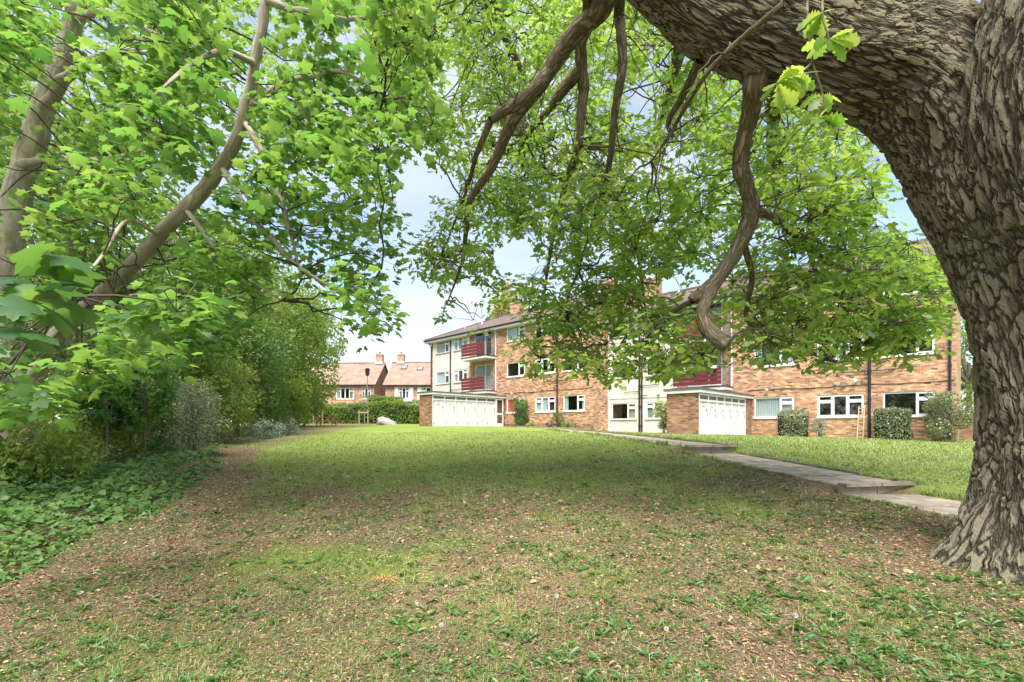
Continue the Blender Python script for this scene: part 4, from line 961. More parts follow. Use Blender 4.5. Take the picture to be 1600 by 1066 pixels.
B([P(1330, 424, 6.9), P(1390, 432, 6.8), P(1440, 455, 6.8), P(1490, 470, 6.8)], [.024, .02, .015, .008], seed=12)
B([P(1165, 500, 5.9), P(1185, 515, 5.9), P(1215, 540, 5.9), P(1265, 553, 5.9), P(1310, 565, 5.9)], [.026, .026, .022, .015, .008], seed=13)
B([P(1160, 370, 5.1), P(1175, 430, 5.6), P(1168, 470, 5.8), P(1165, 500, 5.9)], [.04, .035, .03, .026], seed=14)
B([P(905, 228, 6.6), P(880, 300, 7.0), P(862, 380, 7.4), P(850, 460, 7.6), P(835, 540, 7.6)], [.05, .04, .03, .02, .008], seed=15)
B([P(945, 290, 6.5), P(985, 350, 6.8), P(1000, 420, 7.0), P(1010, 500, 7.0)], [.03, .026, .02, .01], seed=16)
B([P(905, 420, 7.3), P(885, 480, 7.2), P(905, 540, 7.0), P(945, 590, 6.8)], [.02, .018, .012, .006], seed=17)
B([P(768, 186, 6.0), P(745, 240, 6.4), P(728, 300, 7.2), P(690, 400, 8.0)], [.05, .035, .025, .01], seed=18)
B([P(1082, 470, 5.3), P(1050, 490, 5.8), P(1020, 530, 6.2), P(1005, 570, 6.4)], [.035, .026, .018, .008], seed=19)
B([(-.3, 4.5, 5.75), (-.6, 6.5, 6.8), (-.2, 9.0, 7.6), (.6, 11.5, 7.8)], [.2, .15, .1, .03], seed=20)
B([(1.8, 4.2, 3.7), (2.2, 6.0, 5.2), (2.8, 8.0, 6.2), (3.2, 10.5, 6.4)], [.2, .15, .1, .03], seed=21)
B([(2.9, 4.2, 3.4), (3.6, 6.4, 4.6), (4.6, 8.4, 5.0), (5.4, 10.0, 4.6)], [.16, .12, .08, .03], seed=22)
B([(4.3, 3.0, 4.8), (5.6, 2.4, 6.2), (7.2, 1.9, 7.4), (8.5, 1.5, 8.6)], [.22, .16, .11, .04], seed=23)

OAK_POLY = [(570, -40), (590, 60), (610, 150), (640, 225), (705, 285), (650, 385), (640, 420), (690, 450), (690, 500), (745, 505), (760, 540), (770, 470), (800, 440), (830, 500), (800, 560), (835, 605), (870, 575), (930, 590), (968, 605), (1000, 560), (1040, 590), (1105, 570), (1150, 575), (1195, 592), (1230, 560), (1290, 575), (1340, 560), (1410, 565), (1470, 530), (1500, 505), (1498, 440), (1440, 385), (1380, 345), (1372, 270), (1385, 215), (1330, 150), (1100, 40), (1000, -40)]
SKY_HOLES = [(725, 475, 26, 45), (800, 405, 34, 36), (1003, 155, 22, 34), (1012, 262, 24, 20), (702, 120, 16, 26), (1265, 402, 22, 12), (865, 448, 14, 12), (1040, 440, 26, 16), (700, 285, 20, 28), (1060, 245, 20, 14), (950, 395, 12, 14)]
def oak_keep(S):
    x, y = project(S)
    j = (vnoise(S[:, 0] * 3, S[:, 2] * 3 + S[:, 1], 2.0, 4) - .5) * 36
    k = (inpoly(x + j, y + j * .6, OAK_POLY) | (y < -20)) & (S[:, 1] > 1.0)
    for a, b_ in (((1178, 140), (1160, 260)), ((1160, 260), (1174, 322)), ((1174, 322), (1085, 468)), ((1105, 465), (1098, 495)), ((1098, 495), (1135, 540)), ((945, 0), (770, 262)), ((770, 262), (728, 360))):
        a, b_ = np.array(a, float), np.array(b_, float); ab = b_ - a; t = np.clip(((x - a[0]) * ab[0] + (y - a[1]) * ab[1]) / (ab @ ab), 0, 1)
        k &= ~((np.hypot(x - a[0] - t * ab[0], y - a[1] - t * ab[1]) < 30) & (S[:, 1] < 6.6) & (vnoise(S[:, 0], S[:, 2], 3.0, 2) > .15))
    for cx, cy, rx, ry in SKY_HOLES: k &= ((x - cx) / rx) ** 2 + ((y - cy) / ry) ** 2 > 1 + j / 40
    return k
rg = np.random.default_rng(5)
def scatter_px(poly, n, mind, rng_):
    xs = [p[0] for p in poly]; ys = [p[1] for p in poly]; out = []; tries = 0
    while len(out) < n and tries < n * 60:
        tries += 1; x, y = rng_.uniform(min(xs), max(xs)), rng_.uniform(min(ys), max(ys))
        if not inpoly(np.array([x]), np.array([y]), poly)[0]: continue
        if any((x - a) ** 2 + (y - b) ** 2 < mind * mind for a, b in out): continue
        out.append((x, y))
    return np.array(out)
oc = []
for layer, (cnt, md, d0, d1) in enumerate(((100, 44, 0.0, .35), (140, 37, .35, .75), (140, 37, .75, 1.25))):
    for (x, y) in scatter_px(OAK_POLY, cnt, md, rg):
        near = np.interp(x, [620, 800, 950, 1100, 1300, 1500], [6.6, 6.4, 5.8, 5.0, 5.2, 5.8]); farr = np.interp(x, [620, 800, 950, 1100, 1300, 1500], [9.2, 9.2, 9.0, 7.8, 7.6, 7.4])
        if y < 250: farr += 2.2; near += .6
        Y = near + (farr - near) * rg.uniform(d0, d1) / 1.1
        oc.append((*P(x, y, Y), .46 + .022 * Y))
oc = np.array(oc); oc = oc[oak_keep(oc[:, :3])]
for_extra = []
for i in range(22):                                   # the crown goes on above and behind the frame
    x, y = rg.uniform(-4, 10), rg.uniform(2.5, 11); z = rg.uniform(6.0, 10.5)
    if z < .95 * y + .8 and y > 0: z = .95 * y + 1.0 + rg.uniform(0, 1.5)
    if z < 11.5: for_extra.append((x, y, z, .9))
for i in range(30):
    x, y = rg.uniform(5.5, 11), rg.uniform(5.5, 11)
    if x / y > 1.12 : for_extra.append((x, y, rg.uniform(3.2, 7.5), .75))
fe = np.array(for_extra)
a1, tw1 = clusters(oc[:, :3] - 0, oc[:, 3], 18, 8, .118, OAK_LO, rg, flat=.62, keep=oak_keep)
a2, tw2 = clusters(fe[:, :3], fe[:, 3], 16, 6, .13, OAK_LO, rg, flat=.6)
V, F, T = cat_arrays([a1, a2])
tag(link('crown', np_mesh('crown', V - OAK0, F, M['oakleaf'], T), oak), 'bright green lobed oak leaves')
nodes = np.vstack(oak_nodes)
def tubes_k(Pk, Rk, n=5):
    N, K = Pk.shape[:2]; T = unit(np.gradient(Pk, axis=1)); ref = np.where(np.abs(T[:, :1, 2:3]) < .85, np.array([[[0, 0, 1.0]]]), np.array([[[1.0, 0, 0]]]))
    S = unit(np.cross(T, np.broadcast_to(ref, T.shape))); U = np.cross(T, S); a = np.arange(n) * 2 * np.pi / n
    V = Pk[:, :, None] + Rk[:, :, None, None] * (np.cos(a)[None, None, :, None] * S[:, :, None] + np.sin(a)[None, None, :, None] * U[:, :, None])
    j = np.arange(n); j2 = (j + 1) % n; f = np.concatenate([np.stack([k * n + j, k * n + j2, (k + 1) * n + j2, (k + 1) * n + j], -1) for k in range(K - 1)])
    return V.reshape(-1, 3), (f[None] + (np.arange(N) * K * n)[:, None, None]).reshape(-1, 4)
def connect(C, nodes, rng_, r=.012, maxd=2.6, sag=.12):
    """a bough from the nearest limb to each leaf cluster"""
    A = []; Bp = []
    for c in C:
        d = np.linalg.norm(nodes[:, :3] - c, axis=1) * (1.15 - .3 * nodes[:, 3]); j = int(np.argmin(d))
        if d[j] < maxd: A.append(nodes[j, :3]); Bp.append(c)
    A, Bp = np.array(A), np.array(Bp); Mi = (A + Bp) / 2 + rng_.normal(size=A.shape) * .10 * np.linalg.norm(Bp - A, axis=1)[:, None] + np.array([0, 0, sag])
    L = np.linalg.norm(Bp - A, axis=1)
    t = np.linspace(0, 1, 8)[None, :, None]; Pk = (1 - t) ** 2 * A[:, None] + 2 * t * (1 - t) * Mi[:, None] + t ** 2 * Bp[:, None]
    jit = rng_.normal(size=Pk.shape) * .022 * L[:, None, None]; jit[:, 0] = jit[:, -1] = 0; Pk = Pk + jit
    return tubes_k(Pk, (r * (.7 + .35 * L))[:, None] * np.linspace(1, .4, 8)[None], 5)
bn_ = np.vstack([q for q in oak_nodes[2:]]); pick = bn_[rg.integers(0, len(bn_), 420)]; dv = unit(rg.normal(size=(420, 3)) + np.array([0, .2, -.15])); Ls = rg.uniform(.25, .95, 420)
tt = np.linspace(0, 1, 7)[None, :, None]; Pk = pick[:, None, :3] + dv[:, None] * Ls[:, None, None] * tt + np.array([0, 0, -.25]) * (Ls[:, None, None] * tt ** 2) + np.cumsum(rg.normal(size=(420, 7, 3)) * .018, 1) * (tt > 0)
Pk = Pk[oak_keep(Pk[:, -1]) & oak_keep(Pk[:, 3])]
sV, sF = tubes_k(Pk, rg.uniform(.005, .011, (len(Pk), 1)) * np.linspace(1, .25, 7)[None], 4)
cV, cF = connect(oc[:, :3], nodes, rg, .013); eV, eF = connect(fe[:, :3], nodes, rg, .02, 5)
tV, tF = tubes(*[np.vstack([a, b_]) for a, b_ in zip(tw1, tw2)], .0055, .0025, 3)
V = np.vstack([cV, eV, tV, sV]) - OAK0; F = np.vstack([cF, eF + len(cV), tF + len(cV) + len(eV), sF + len(cV) + len(eV) + len(tV)])
tag(link('twigs', np_mesh('twigs', V, F, M['twig']), oak), kind='stuff')

def leaf_objects(pts, dirs, sizes, tmpl, mat, parent, origin, seed, tints=(.35, .55, .75, .95)):
    """single leaves near the camera, each an object; four shared meshes"""
    g = np.random.default_rng(seed); meshes = []
    for t in tints:
        V, F = tmpl; meshes.append(np_mesh('leaf', V * np.array([1, 1, 1 + t]), F, mat, np.full(len(V), t)))
    for p, d, s in zip(pts, dirs, sizes):
        d = Vector(d).normalized(); nrm = Vector((g.normal() * .45, g.normal() * .45, 1.0)); x = d.cross(nrm).normalized(); nn = x.cross(d)
        o = link('leaf', meshes[g.integers(4)], parent)
        mtx = Matrix((x, d, nn)).transposed().to_4x4(); mtx.translation = Vector(p) - Vector(origin); o.matrix_local = mtx @ Matrix.Scale(float(s), 4)

# a low spray of young leaves hanging in front of the limb
spr = [[P(1290, -40, 2.35), P(1285, 20, 2.3), P(1296, 62, 2.25)], [P(1262, -30, 2.5), P(1262, 40, 2.4), P(1268, 95, 2.3), P(1240, 120, 2.25), P(1215, 130, 2.2)], [P(1268, 95, 2.3), P(1285, 150, 2.3), P(1280, 185, 2.3)]]
lp, ld, lsz = [], [], []
for q in spr:
    oak_branch(q, [.006] * (len(q) - 1) + [.003], name='twig', n=6, wob=0, seed=31)
    tip = q[-1]
    for qq, cnt in ((q[-1], 11), (q[-2], 7)):
        for i in range(cnt):
            a = rg.uniform(0, 2 * math.pi); d = np.array([math.cos(a), math.sin(a) * .6, rg.uniform(-.75, .25)])
            lp.append(qq + d * .002); ld.append(d); lsz.append(rg.uniform(.085, .135))
leaf_objects(lp, ld, lsz, OAK_HI, M['oakleaf'], oak, OAK0, 3)

# ------------------------------------------------------------------ the sycamore on the left
SY0 = P(18, 690, 9.6); SY0[2] = hz(SY0[0], SY0[1]); syc = empty('sycamore_tree', SY0); tag(syc, 'many stemmed sycamore with pale bark leaning out over the ivy bed', 'tree')
sy_nodes = []
def SB(pts, radii, seed, name='branch', n=12, k=6, wob=.25):
    o, c = bark_tube(name, np.asarray(pts) - SY0, radii, M['sycbark'], syc, n=n, k=k, wob=wob, seed=seed); sy_nodes.append(np.c_[c + SY0, np.linspace(0, 1, len(c))])
g0 = SY0 + np.array([0, 0, -.3])
SB([g0, P(8, 640, 9.4), P(10, 530, 9.0), P(14, 400, 8.7), P(24, 320, 8.6), P(50, 225, 8.5), P(78, 140, 8.4), P(108, 60, 8.3), P(124, -20, 8.2), P(150, -160, 8.2)], [.27, .25, .235, .22, .21, .19, .165, .145, .13, .07], 1, 'trunk', 24, 8, .12)
SB([g0 + np.array([.4, 0, 0]), P(45, 640, 9.3), P(78, 545, 8.9), P(130, 487, 8.5), P(185, 437, 8.1), P(240, 378, 7.7), P(290, 325, 7.3), P(333, 278, 7.0), P(366, 225, 6.7), P(386, 165, 6.5), P(398, 100, 6.3), P(410, 40, 6.2), P(418, -30, 6.1), P(440, -160, 6.1)], [.18, .155, .14, .13, .122, .114, .105, .096, .087, .077, .068, .06, .053, .03], 2, 'stem', 18, 6, .14)
SB([g0 + np.array([-.5, .3, 0]), P(-30, 400, 9.2), P(-5, 200, 9.0), P(5, 60, 8.9), P(8, -80, 8.8)], [.15, .12, .10, .08, .04], 3, 'stem', 14)
SB([P(66, 175, 8.4), P(100, 128, 8.2), P(130, 100, 8.0), P(165, 88, 7.8), P(205, 75, 7.4), P(270, 22, 7.0)], [.095, .08, .075, .065, .045, .02], 4)
SB([P(58, 145, 8.4), P(96, 122, 8.1), P(150, 90, 7.6), P(190, 78, 7.3), P(240, 85, 7.0), P(300, 105, 6.7), P(360, 150, 6.3)], [.07, .06, .05, .04, .033, .022, .008], 5)
SB([P(118, 25, 8.2), P(160, 18, 7.8), P(200, 32, 7.4), P(235, 48, 7.0), P(260, 62, 6.6)], [.07, .055, .048, .03, .01], 6)
SB([P(30, 255, 8.4), P(90, 248, 7.6), P(160, 250, 7.0), P(225, 235, 6.3)], [.07, .055, .045, .012], 7)
SB([P(347, 258, 6.9), P(385, 330, 6.6), P(430, 378, 6.4), P(470, 420, 6.3), P(520, 450, 6.2), P(565, 480, 6.2)], [.05, .04, .035, .026, .018, .006], 8)
SB([P(380, 185, 6.6), P(410, 240, 6.3), P(435, 300, 6.2), P(450, 350, 6.2), P(470, 430, 6.3)], [.045, .04, .034, .026, .01], 9)
SB([P(384, 170, 6.5), P(430, 138, 6.4), P(480, 122, 6.3), P(535, 112, 6.3), P(600, 150, 6.4)], [.05, .042, .035, .025, .008], 10)
SB([P(250, 368, 7.6), P(200, 345, 6.6), P(160, 400, 5.2), P(120, 440, 4.0), P(80, 470, 3.0)], [.034, .024, .017, .011, .005], 12)
SB([P(398, 100, 6.3), P(350, 80, 5.8), P(300, 100, 5.2), P(240, 150, 4.6)], [.045, .035, .025, .01], 13)
SB([P(415, 0, 6.1), P(480, 20, 6.2), P(550, 30, 6.4), P(630, 20, 6.6)], [.05, .04, .03, .01], 14)
SB([P(290, 325, 7.3), P(330, 380, 6.8), P(380, 430, 6.6), P(440, 470, 6.6)], [.04, .03, .02, .008], 15)
SYC_POLY = [(-80, -40), (660, -40), (680, 90), (692, 180), (668, 235), (622, 270), (612, 330), (640, 360), (602, 420), (615, 500), (590, 548), (560, 520), (545, 470), (470, 430), (440, 480), (400, 500), (340, 540), (270, 560), (210, 560), (140, 610), (60, 640), (-80, 660)]
SY_HOLES = [(560, 50, 18, 24), (480, 45, 10, 16), (640, 300, 24, 60), (600, 130, 12, 16), (520, 300, 14, 14), (575, 330, 14, 20), (270, 285, 26, 12), (500, 140, 10, 12)]
def sy_keep(S):
    x, y = project(S); j = (vnoise(S[:, 0] * 3, S[:, 2] * 3 + S[:, 1], 2.0, 9) - .5) * 40
    k = inpoly(x + j, y + j * .5, SYC_POLY) | (y < -25) | (x < -60)
    for cx, cy, rx, ry in SY_HOLES: k &= ((x - cx) / rx) ** 2 + ((y - cy) / ry) ** 2 > 1 + j / 40
    # keep the pale stems readable: thin out what hangs right in front of them
    for a, b_ in (((75, 550), (330, 282)), ((330, 282), (410, 30)), ((20, 330), (118, 30)), ((15, 330), (12, 520))):
        a, b_ = np.array(a, float), np.array(b_, float); ab = b_ - a; t = np.clip(((x - a[0]) * ab[0] + (y - a[1]) * ab[1]) / (ab @ ab), 0, 1)
        dd = np.hypot(x - a[0] - t * ab[0], y - a[1] - t * ab[1]); k &= ~((dd < 18 + 130 / S[:, 1]) & (S[:, 1] < 8.6) & (vnoise(S[:, 0], S[:, 2], 3.0, 2) > .10))
    return k
sg = np.random.default_rng(8); scs = []
for cnt, md, d0, d1 in ((45, 66, 4.8, 6.2), (90, 48, 6.0, 8.0), (100, 43, 7.6, 10.5)):
    for (x, y) in scatter_px(SYC_POLY, cnt, md, sg):
        Y = sg.uniform(d0, d1)
        if y > 420 and x < 200 and Y < 6.5: Y = sg.uniform(6.5, 8.5)
        scs.append((*P(x, y, Y), .42 + .03 * Y))
for (x, y) in scatter_px([(-40, 380), (170, 370), (260, 420), (300, 520), (200, 560), (140, 610), (-40, 640)], 12, 55, sg): scs.append((*P(x, y, sg.uniform(3.2, 4.6)), .40))
for i in range(18): scs.append((sg.uniform(-14, -5), sg.uniform(4, 13), sg.uniform(7, 11.5), .9))
scs = np.array(scs); scs = scs[sy_keep(scs[:, :3])]
b1, tws = clusters(scs[:, :3], scs[:, 3], 22, 6, .112, PALM_LO, sg, flat=.45, tilt=.38, droop=.30, keep=sy_keep, spread=.16)
V, F, T = b1
tag(link('crown', np_mesh('crown', V - SY0, F, M['sycleaf'], T), syc), 'broad five lobed sycamore leaves')
nodes = np.vstack(sy_nodes); cV, cF = connect(scs[:, :3], nodes, sg, .012, 3.0); tV, tF = tubes(*tws, .005, .0025, 3)
tag(link('twigs', np_mesh('twigs', np.vstack([cV, tV]) - SY0, np.vstack([cF, tF + len(cV)]), M['twig']), syc), kind='stuff')
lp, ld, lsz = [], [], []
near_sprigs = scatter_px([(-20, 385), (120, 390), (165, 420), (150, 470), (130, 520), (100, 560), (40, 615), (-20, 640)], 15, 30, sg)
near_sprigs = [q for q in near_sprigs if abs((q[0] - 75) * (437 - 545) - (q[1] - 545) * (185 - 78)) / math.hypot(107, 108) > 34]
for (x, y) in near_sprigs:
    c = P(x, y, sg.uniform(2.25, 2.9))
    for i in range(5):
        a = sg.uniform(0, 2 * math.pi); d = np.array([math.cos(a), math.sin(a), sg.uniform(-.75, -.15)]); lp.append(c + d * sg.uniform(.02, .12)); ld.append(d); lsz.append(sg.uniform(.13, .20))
leaf_objects(lp, ld, lsz, PALM, M['sycleaf_painted_shade'], syc, SY0, 5, (.0, .3, .6, 1.0)); lp, ld, lsz = [], [], []
for (x, y) in scatter_px([(-20, 0), (560, 0), (560, 200), (330, 330), (120, 330), (-20, 330)], 26, 50, sg):
    c = P(x, y, sg.uniform(3.4, 4.6))
    if not sy_keep(c[None])[0]: continue
    for i in range(4):
        a = sg.uniform(0, 2 * math.pi); d = np.array([math.cos(a), math.sin(a), sg.uniform(-.6, -.1)]); lp.append(c + d * sg.uniform(.02, .15)); ld.append(d); lsz.append(sg.uniform(.10, .15))
leaf_objects(lp, ld, lsz, PALM, M['sycleaf'], syc, SY0, 4, (.1, .3, .45, .65))
cc = np.array([P(x, y, 2.75) for x, y in near_sprigs]); tV, tF = connect(cc, nodes, sg, .006, 4.0)
tag(link('hanging_twigs', np_mesh('hanging_twigs', tV - SY0, tF, M['twig']), syc), kind='stuff')

# ------------------------------------------------------------------ trees and shrubs that close the view
def leafy(name, label, cat, x, y, h, r, n, lsize, mat, cb=.25, tr=.12, lobes=16, seed=0, ry=None, tilt=.8, group=None, lean=(0, 0), shell=.70, tmpl=SIMPLE, stems=1, tbias=0., lobe_r=.30, zoff=0.0):
    g = np.random.default_rng(seed + 100); z0 = hz(x, y) + zoff; ry = ry or r
    root = empty(name, (x, y, z0)); tag(root, label, cat, group)
    zc, rz = h * (cb + 1) / 2, h * (1 - cb) / 2
    dirs = unit(g.normal(size=(lobes, 3))); rad = .40 + .42 * g.random((lobes, 1)) ** .5
    L = dirs * rad * np.array([r, ry, rz]) + np.array([lean[0], lean[1], zc]); lr = lobe_r * (.65 + .7 * g.random(lobes)) * (r + ry + rz) / 3
    n = int(n * .85); w = lr ** 2; li = g.choice(lobes, n, p=w / w.sum())
    d = unit(g.normal(size=(n, 3))); pos = L[li] + d * (lr[li] * (shell + (1 - shell) * g.random(n) ** .6))[:, None]
    ok = pos[:, 2] > .03; pos, d, li = pos[ok], d[ok], li[ok]; m = len(pos)
    nrm = unit(d + np.array([0, 0, .55]) + g.normal(size=(m, 3)) * tilt); az = g.normal(size=(m, 3)); dr = unit(np.cross(nrm, az)); dr[:, 2] -= .25
    lt = g.random(lobes) * .35; tint = np.clip(lt[li] + g.random(m) * .6 + tbias, 0, 1)
    V, F, T = leaf_arrays(pos, dr, nrm, lsize * (.6 + .8 * g.random(m)), tmpl, tint)
    link('crown', np_mesh('crown', V, F, M[mat], T), root)
    for s in range(stems):
        a = g.uniform(0, 6.28); o = np.array([math.cos(a), math.sin(a), 0]) * (.12 * r if stems > 1 else 0)
        top = np.array([lean[0], lean[1], zc]) + o * 2.5
        V, F = sweep(spline([o + np.array([0, 0, -.2]), o * 1.3 + np.array([lean[0] * .2, lean[1] * .2, zc * .5]), top], 5), np.linspace(tr, tr * .45, 11), 8)
        link('trunk', np_mesh('trunk', V, F, M['stem_grey'], smooth=True), root)
    c0 = np.array([lean[0] * .5, lean[1] * .5, zc * .7]); tV, tF = tubes(np.repeat(c0[None], lobes, 0), (c0 + L) / 2 + g.normal(size=L.shape) * .05 * r, L, tr * .5, tr * .15, 5)
    tag(link('limbs', np_mesh('limbs', tV, tF, M['stem_grey']), root), kind='stuff')
    return root

TG_ = 'trees closing the left side'
leafy('leafy_tree', 'tall light green tree directly behind the sycamore stems', 'tree', -13.0, 14.0, 10.5, 4.0, 12000, .17, 'bgleaf', .18, .2, 46, 1, group=TG_, tbias=.1)
leafy('leafy_tree', 'tall dark leaved tree at the far left behind the ivy bed', 'tree', -18.5, 16.5, 11.0, 4.5, 10000, .19, 'darkleaf', .08, .22, 44, 2, group=TG_)
leafy('leafy_tree', 'bushy mid green tree rising behind the silvery shrub', 'tree', -14.6, 21.5, 11.0, 4.4, 14000, .19, 'bgleaf', .10, .2, 50, 3, group=TG_)
leafy('leafy_tree', 'full green tree between the dark shrub and the hedge', 'tree', -15.2, 29.5, 10.5, 4.2, 14000, .22, 'bgleaf', .06, .2, 50, 4, group=TG_)
leafy('leafy_tree', 'bright tree overhanging the lawn next to the picnic table', 'tree', -16.4, 36.0, 9.6, 4.4, 14000, .24, 'bgleaf', .10, .2, 50, 5, group=TG_, tbias=.12)
leafy('leafy_tree', 'distant green tree left of the houses, behind the hedge', 'tree', -27.0, 50.0, 10.5, 5.5, 8000, .32, 'bgleaf', .08, .25, 36, 6, group=TG_)
leafy('leafy_tree', 'broad dark tree filling the gap behind the tall light green tree', 'tree', -25.0, 27.0, 12.0, 6.5, 9000, .30, 'darkleaf', .03, .25, 40, 7, group=TG_)
SG_ = 'shrubs along the left edge'
leafy('holly_shrub', 'large dark glossy shrub at the lawn edge behind grey green clumps', 'shrub', -11.9, 21.0, 5.4, 2.3, 11000, .13, 'darkleaf', .0, .07, 40, 11, stems=3, group=SG_, tbias=.08)
leafy('green_shrub', 'mid green shrub between the silvery shrub and the dark glossy one', 'shrub', -10.9, 17.0, 3.6, 1.8, 8000, .12, 'bgleaf', .0, .05, 32, 12, stems=3, group=SG_)
leafy('green_shrub', 'bright green shrub beyond the dark glossy one, toward the picnic table', 'shrub', -13.4, 26.5, 4.2, 2.2, 8000, .15, 'bgleaf', .0, .05, 34, 25, stems=3, group=SG_)
leafy('green_shrub', 'low spreading green shrub under the bright overhanging tree', 'shrub', -15.6, 33.5, 3.4, 2.3, 7000, .17, 'bgleaf', .0, .05, 34, 26, stems=3, group=SG_)
leafy('green_shrub', 'leafy green shrub behind the silvery shrub and the sapling', 'shrub', -12.3, 17.6, 4.4, 1.9, 8000, .13, 'darkleaf', .0, .05, 34, 27, stems=3, group=SG_, tbias=.15)
leafy('silvery_shrub', 'pale silvery upright shrub with wispy shoots at the lawn edge', 'shrub', -8.75, 13.0, 2.45, .70, 4200, .085, 'palegreen', .02, .022, 22, 13, stems=5, group=SG_, tmpl=LANCE, shell=.1, lobe_r=.38)
leafy('sage_clump', 'low grey green clump on the lawn edge under the dark shrub', 'shrub', -10.35, 19.6, .85, .95, 2600, .085, 'greyblue', .0, .015, 14, 14, stems=4, group=SG_, tmpl=LANCE, shell=.2)
leafy('sage_clump', 'grey green clump farther along the lawn edge toward the picnic table', 'shrub', -10.5, 22.0, .95, .8, 2000, .085, 'greyblue', .0, .015, 14, 15, stems=4, group=SG_, tmpl=LANCE, shell=.2)
leafy('undergrowth_shrub', 'leafy low shrub beneath the sycamore stems', 'shrub', -10.9, 11.8, 2.3, 1.5, 5500, .11, 'bgleaf', .0, .04, 24, 16, stems=3, group=SG_)
leafy('dark_undergrowth_shrub', 'dark shrub in the shade right of the sycamore stems', 'shrub', -10.9, 14.2, 2.9, 1.5, 5500, .10, 'darkleaf', .0, .04, 18, 17, stems=3, group=SG_)
leafy('dark_undergrowth_shrub', 'dark shrub at the very left edge behind the ivy', 'shrub', -13.6, 12.0, 2.6, 1.7, 4000, .11, 'darkleaf', .0, .04, 18, 18, stems=3, group=SG_)
leafy('undergrowth_shrub', 'low leafy shrub hiding the foot of the sycamore', 'shrub', -9.0, 8.7, 1.5, 1.15, 3500, .10, 'bgleaf', .0, .03, 22, 28, stems=3, group=SG_, tbias=.05)
leafy('light_green_shrub', 'light green airy shrub between the ivy bed and the silvery shrub', 'shrub', -10.3, 12.6, 2.6, 1.0, 3000, .10, 'bgleaf', .0, .03, 20, 29, stems=3, group=SG_, tbias=.2)
leafy('sapling', 'young broad leaved sapling by the silvery shrub', 'sapling', -9.3, 12.0, 2.9, .85, 1500, .11, 'sycleaf', .30, .03, 12, 19, tmpl=PALM_LO, shell=.2, group='saplings')
leafy('sapling', 'slim sapling among the dark shrubs left of the silvery shrub', 'sapling', -9.4, 11.0, 2.4, .8, 1200, .12, 'sycleaf', .30, .03, 11, 20, tmpl=PALM_LO, shell=.2, group='saplings')
leafy('yellow_tree', 'loose yellow green tree top behind the farther block roof', 'tree', -.3, 54.0, 16.4, 2.7, 2600, .26, 'yellowleaf', .62, .2, 20, 21, shell=.1, lobe_r=.30, tbias=.1)
leafy('yellow_tree', 'small rounded yellow green tree top over the roof ridge', 'tree', 5.4, 48.0, 13.6, 2.0, 1500, .22, 'yellowleaf', .62, .2, 14, 22, shell=.2)
leafy('leafy_tree', 'green tree beyond the end of the nearer block', 'tree', 27.5, 28.5, 8.0, 3.2, 7000, .17, 'bgleaf', .08, .18, 20, 23)
leafy('leafy_tree', 'tall green tree beyond the brick garden wall, behind the oak trunk', 'tree', 33.0, 27.5, 11.0, 4.0, 6000, .2, 'bgleaf', .08, .18, 20, 24)

def wshrub(b, lx, ly, h, r, n, ls, mat, label, name, seed, **kw):
    w = to_world(b, lx, ly, 0); return leafy(name, label, 'shrub', w[0], w[1], h, r, n, ls, mat, .0, .03, 16, seed, group='shrubs against the brick walls', stems=3, **kw)
wshrub(0, 1.95, -.55, 2.35, .72, 3800, .10, 'darkleaf', 'tall leafy climber beside the window with the red blind', 'climbing_shrub', 31, tbias=.2)
wshrub(0, 5.5, -.55, 1.3, .45, 900, .08, 'darkleaf', 'rose bush beside the downpipe of the farther block', 'rose_bush', 32, shell=.2, tbias=.15)
wshrub(0, 6.4, -.6, .7, .5, 700, .07, 'variegated', 'small pale flowered plant in the bed below the farther block', 'flowering_plant', 33, shell=.2)
wshrub(0, 5.0, -.7, .55, .3, 350, .07, 'purple', 'small purple plant at the foot of the downpipe', 'purple_plant', 34, shell=.2)
wshrub(0, 3.3, -.75, .45, .6, 600, .07, 'yellowleaf', 'low lime green plant in the bed by the climber', 'lime_plant', 35, shell=.2)
wshrub(1, -2.15, -5.8, 1.75, .50, 1900, .085, 'variegated', 'upright yellow variegated bush beside the nearer store end wall', 'variegated_bush', 36, tbias=.25)
wshrub(1, 3.35, -1.2, .95, .5, 1500, .07, 'greyblue', 'soft grey green rosemary bush below the three light window', 'rosemary_bush', 37, tmpl=LANCE, shell=.2)
wshrub(1, 7.75, -.9, 2.6, .95, 5200, .085, 'cutleaf', 'big rounded pale green shrub at the nearer block corner', 'rounded_shrub', 38, tbias=-.05)

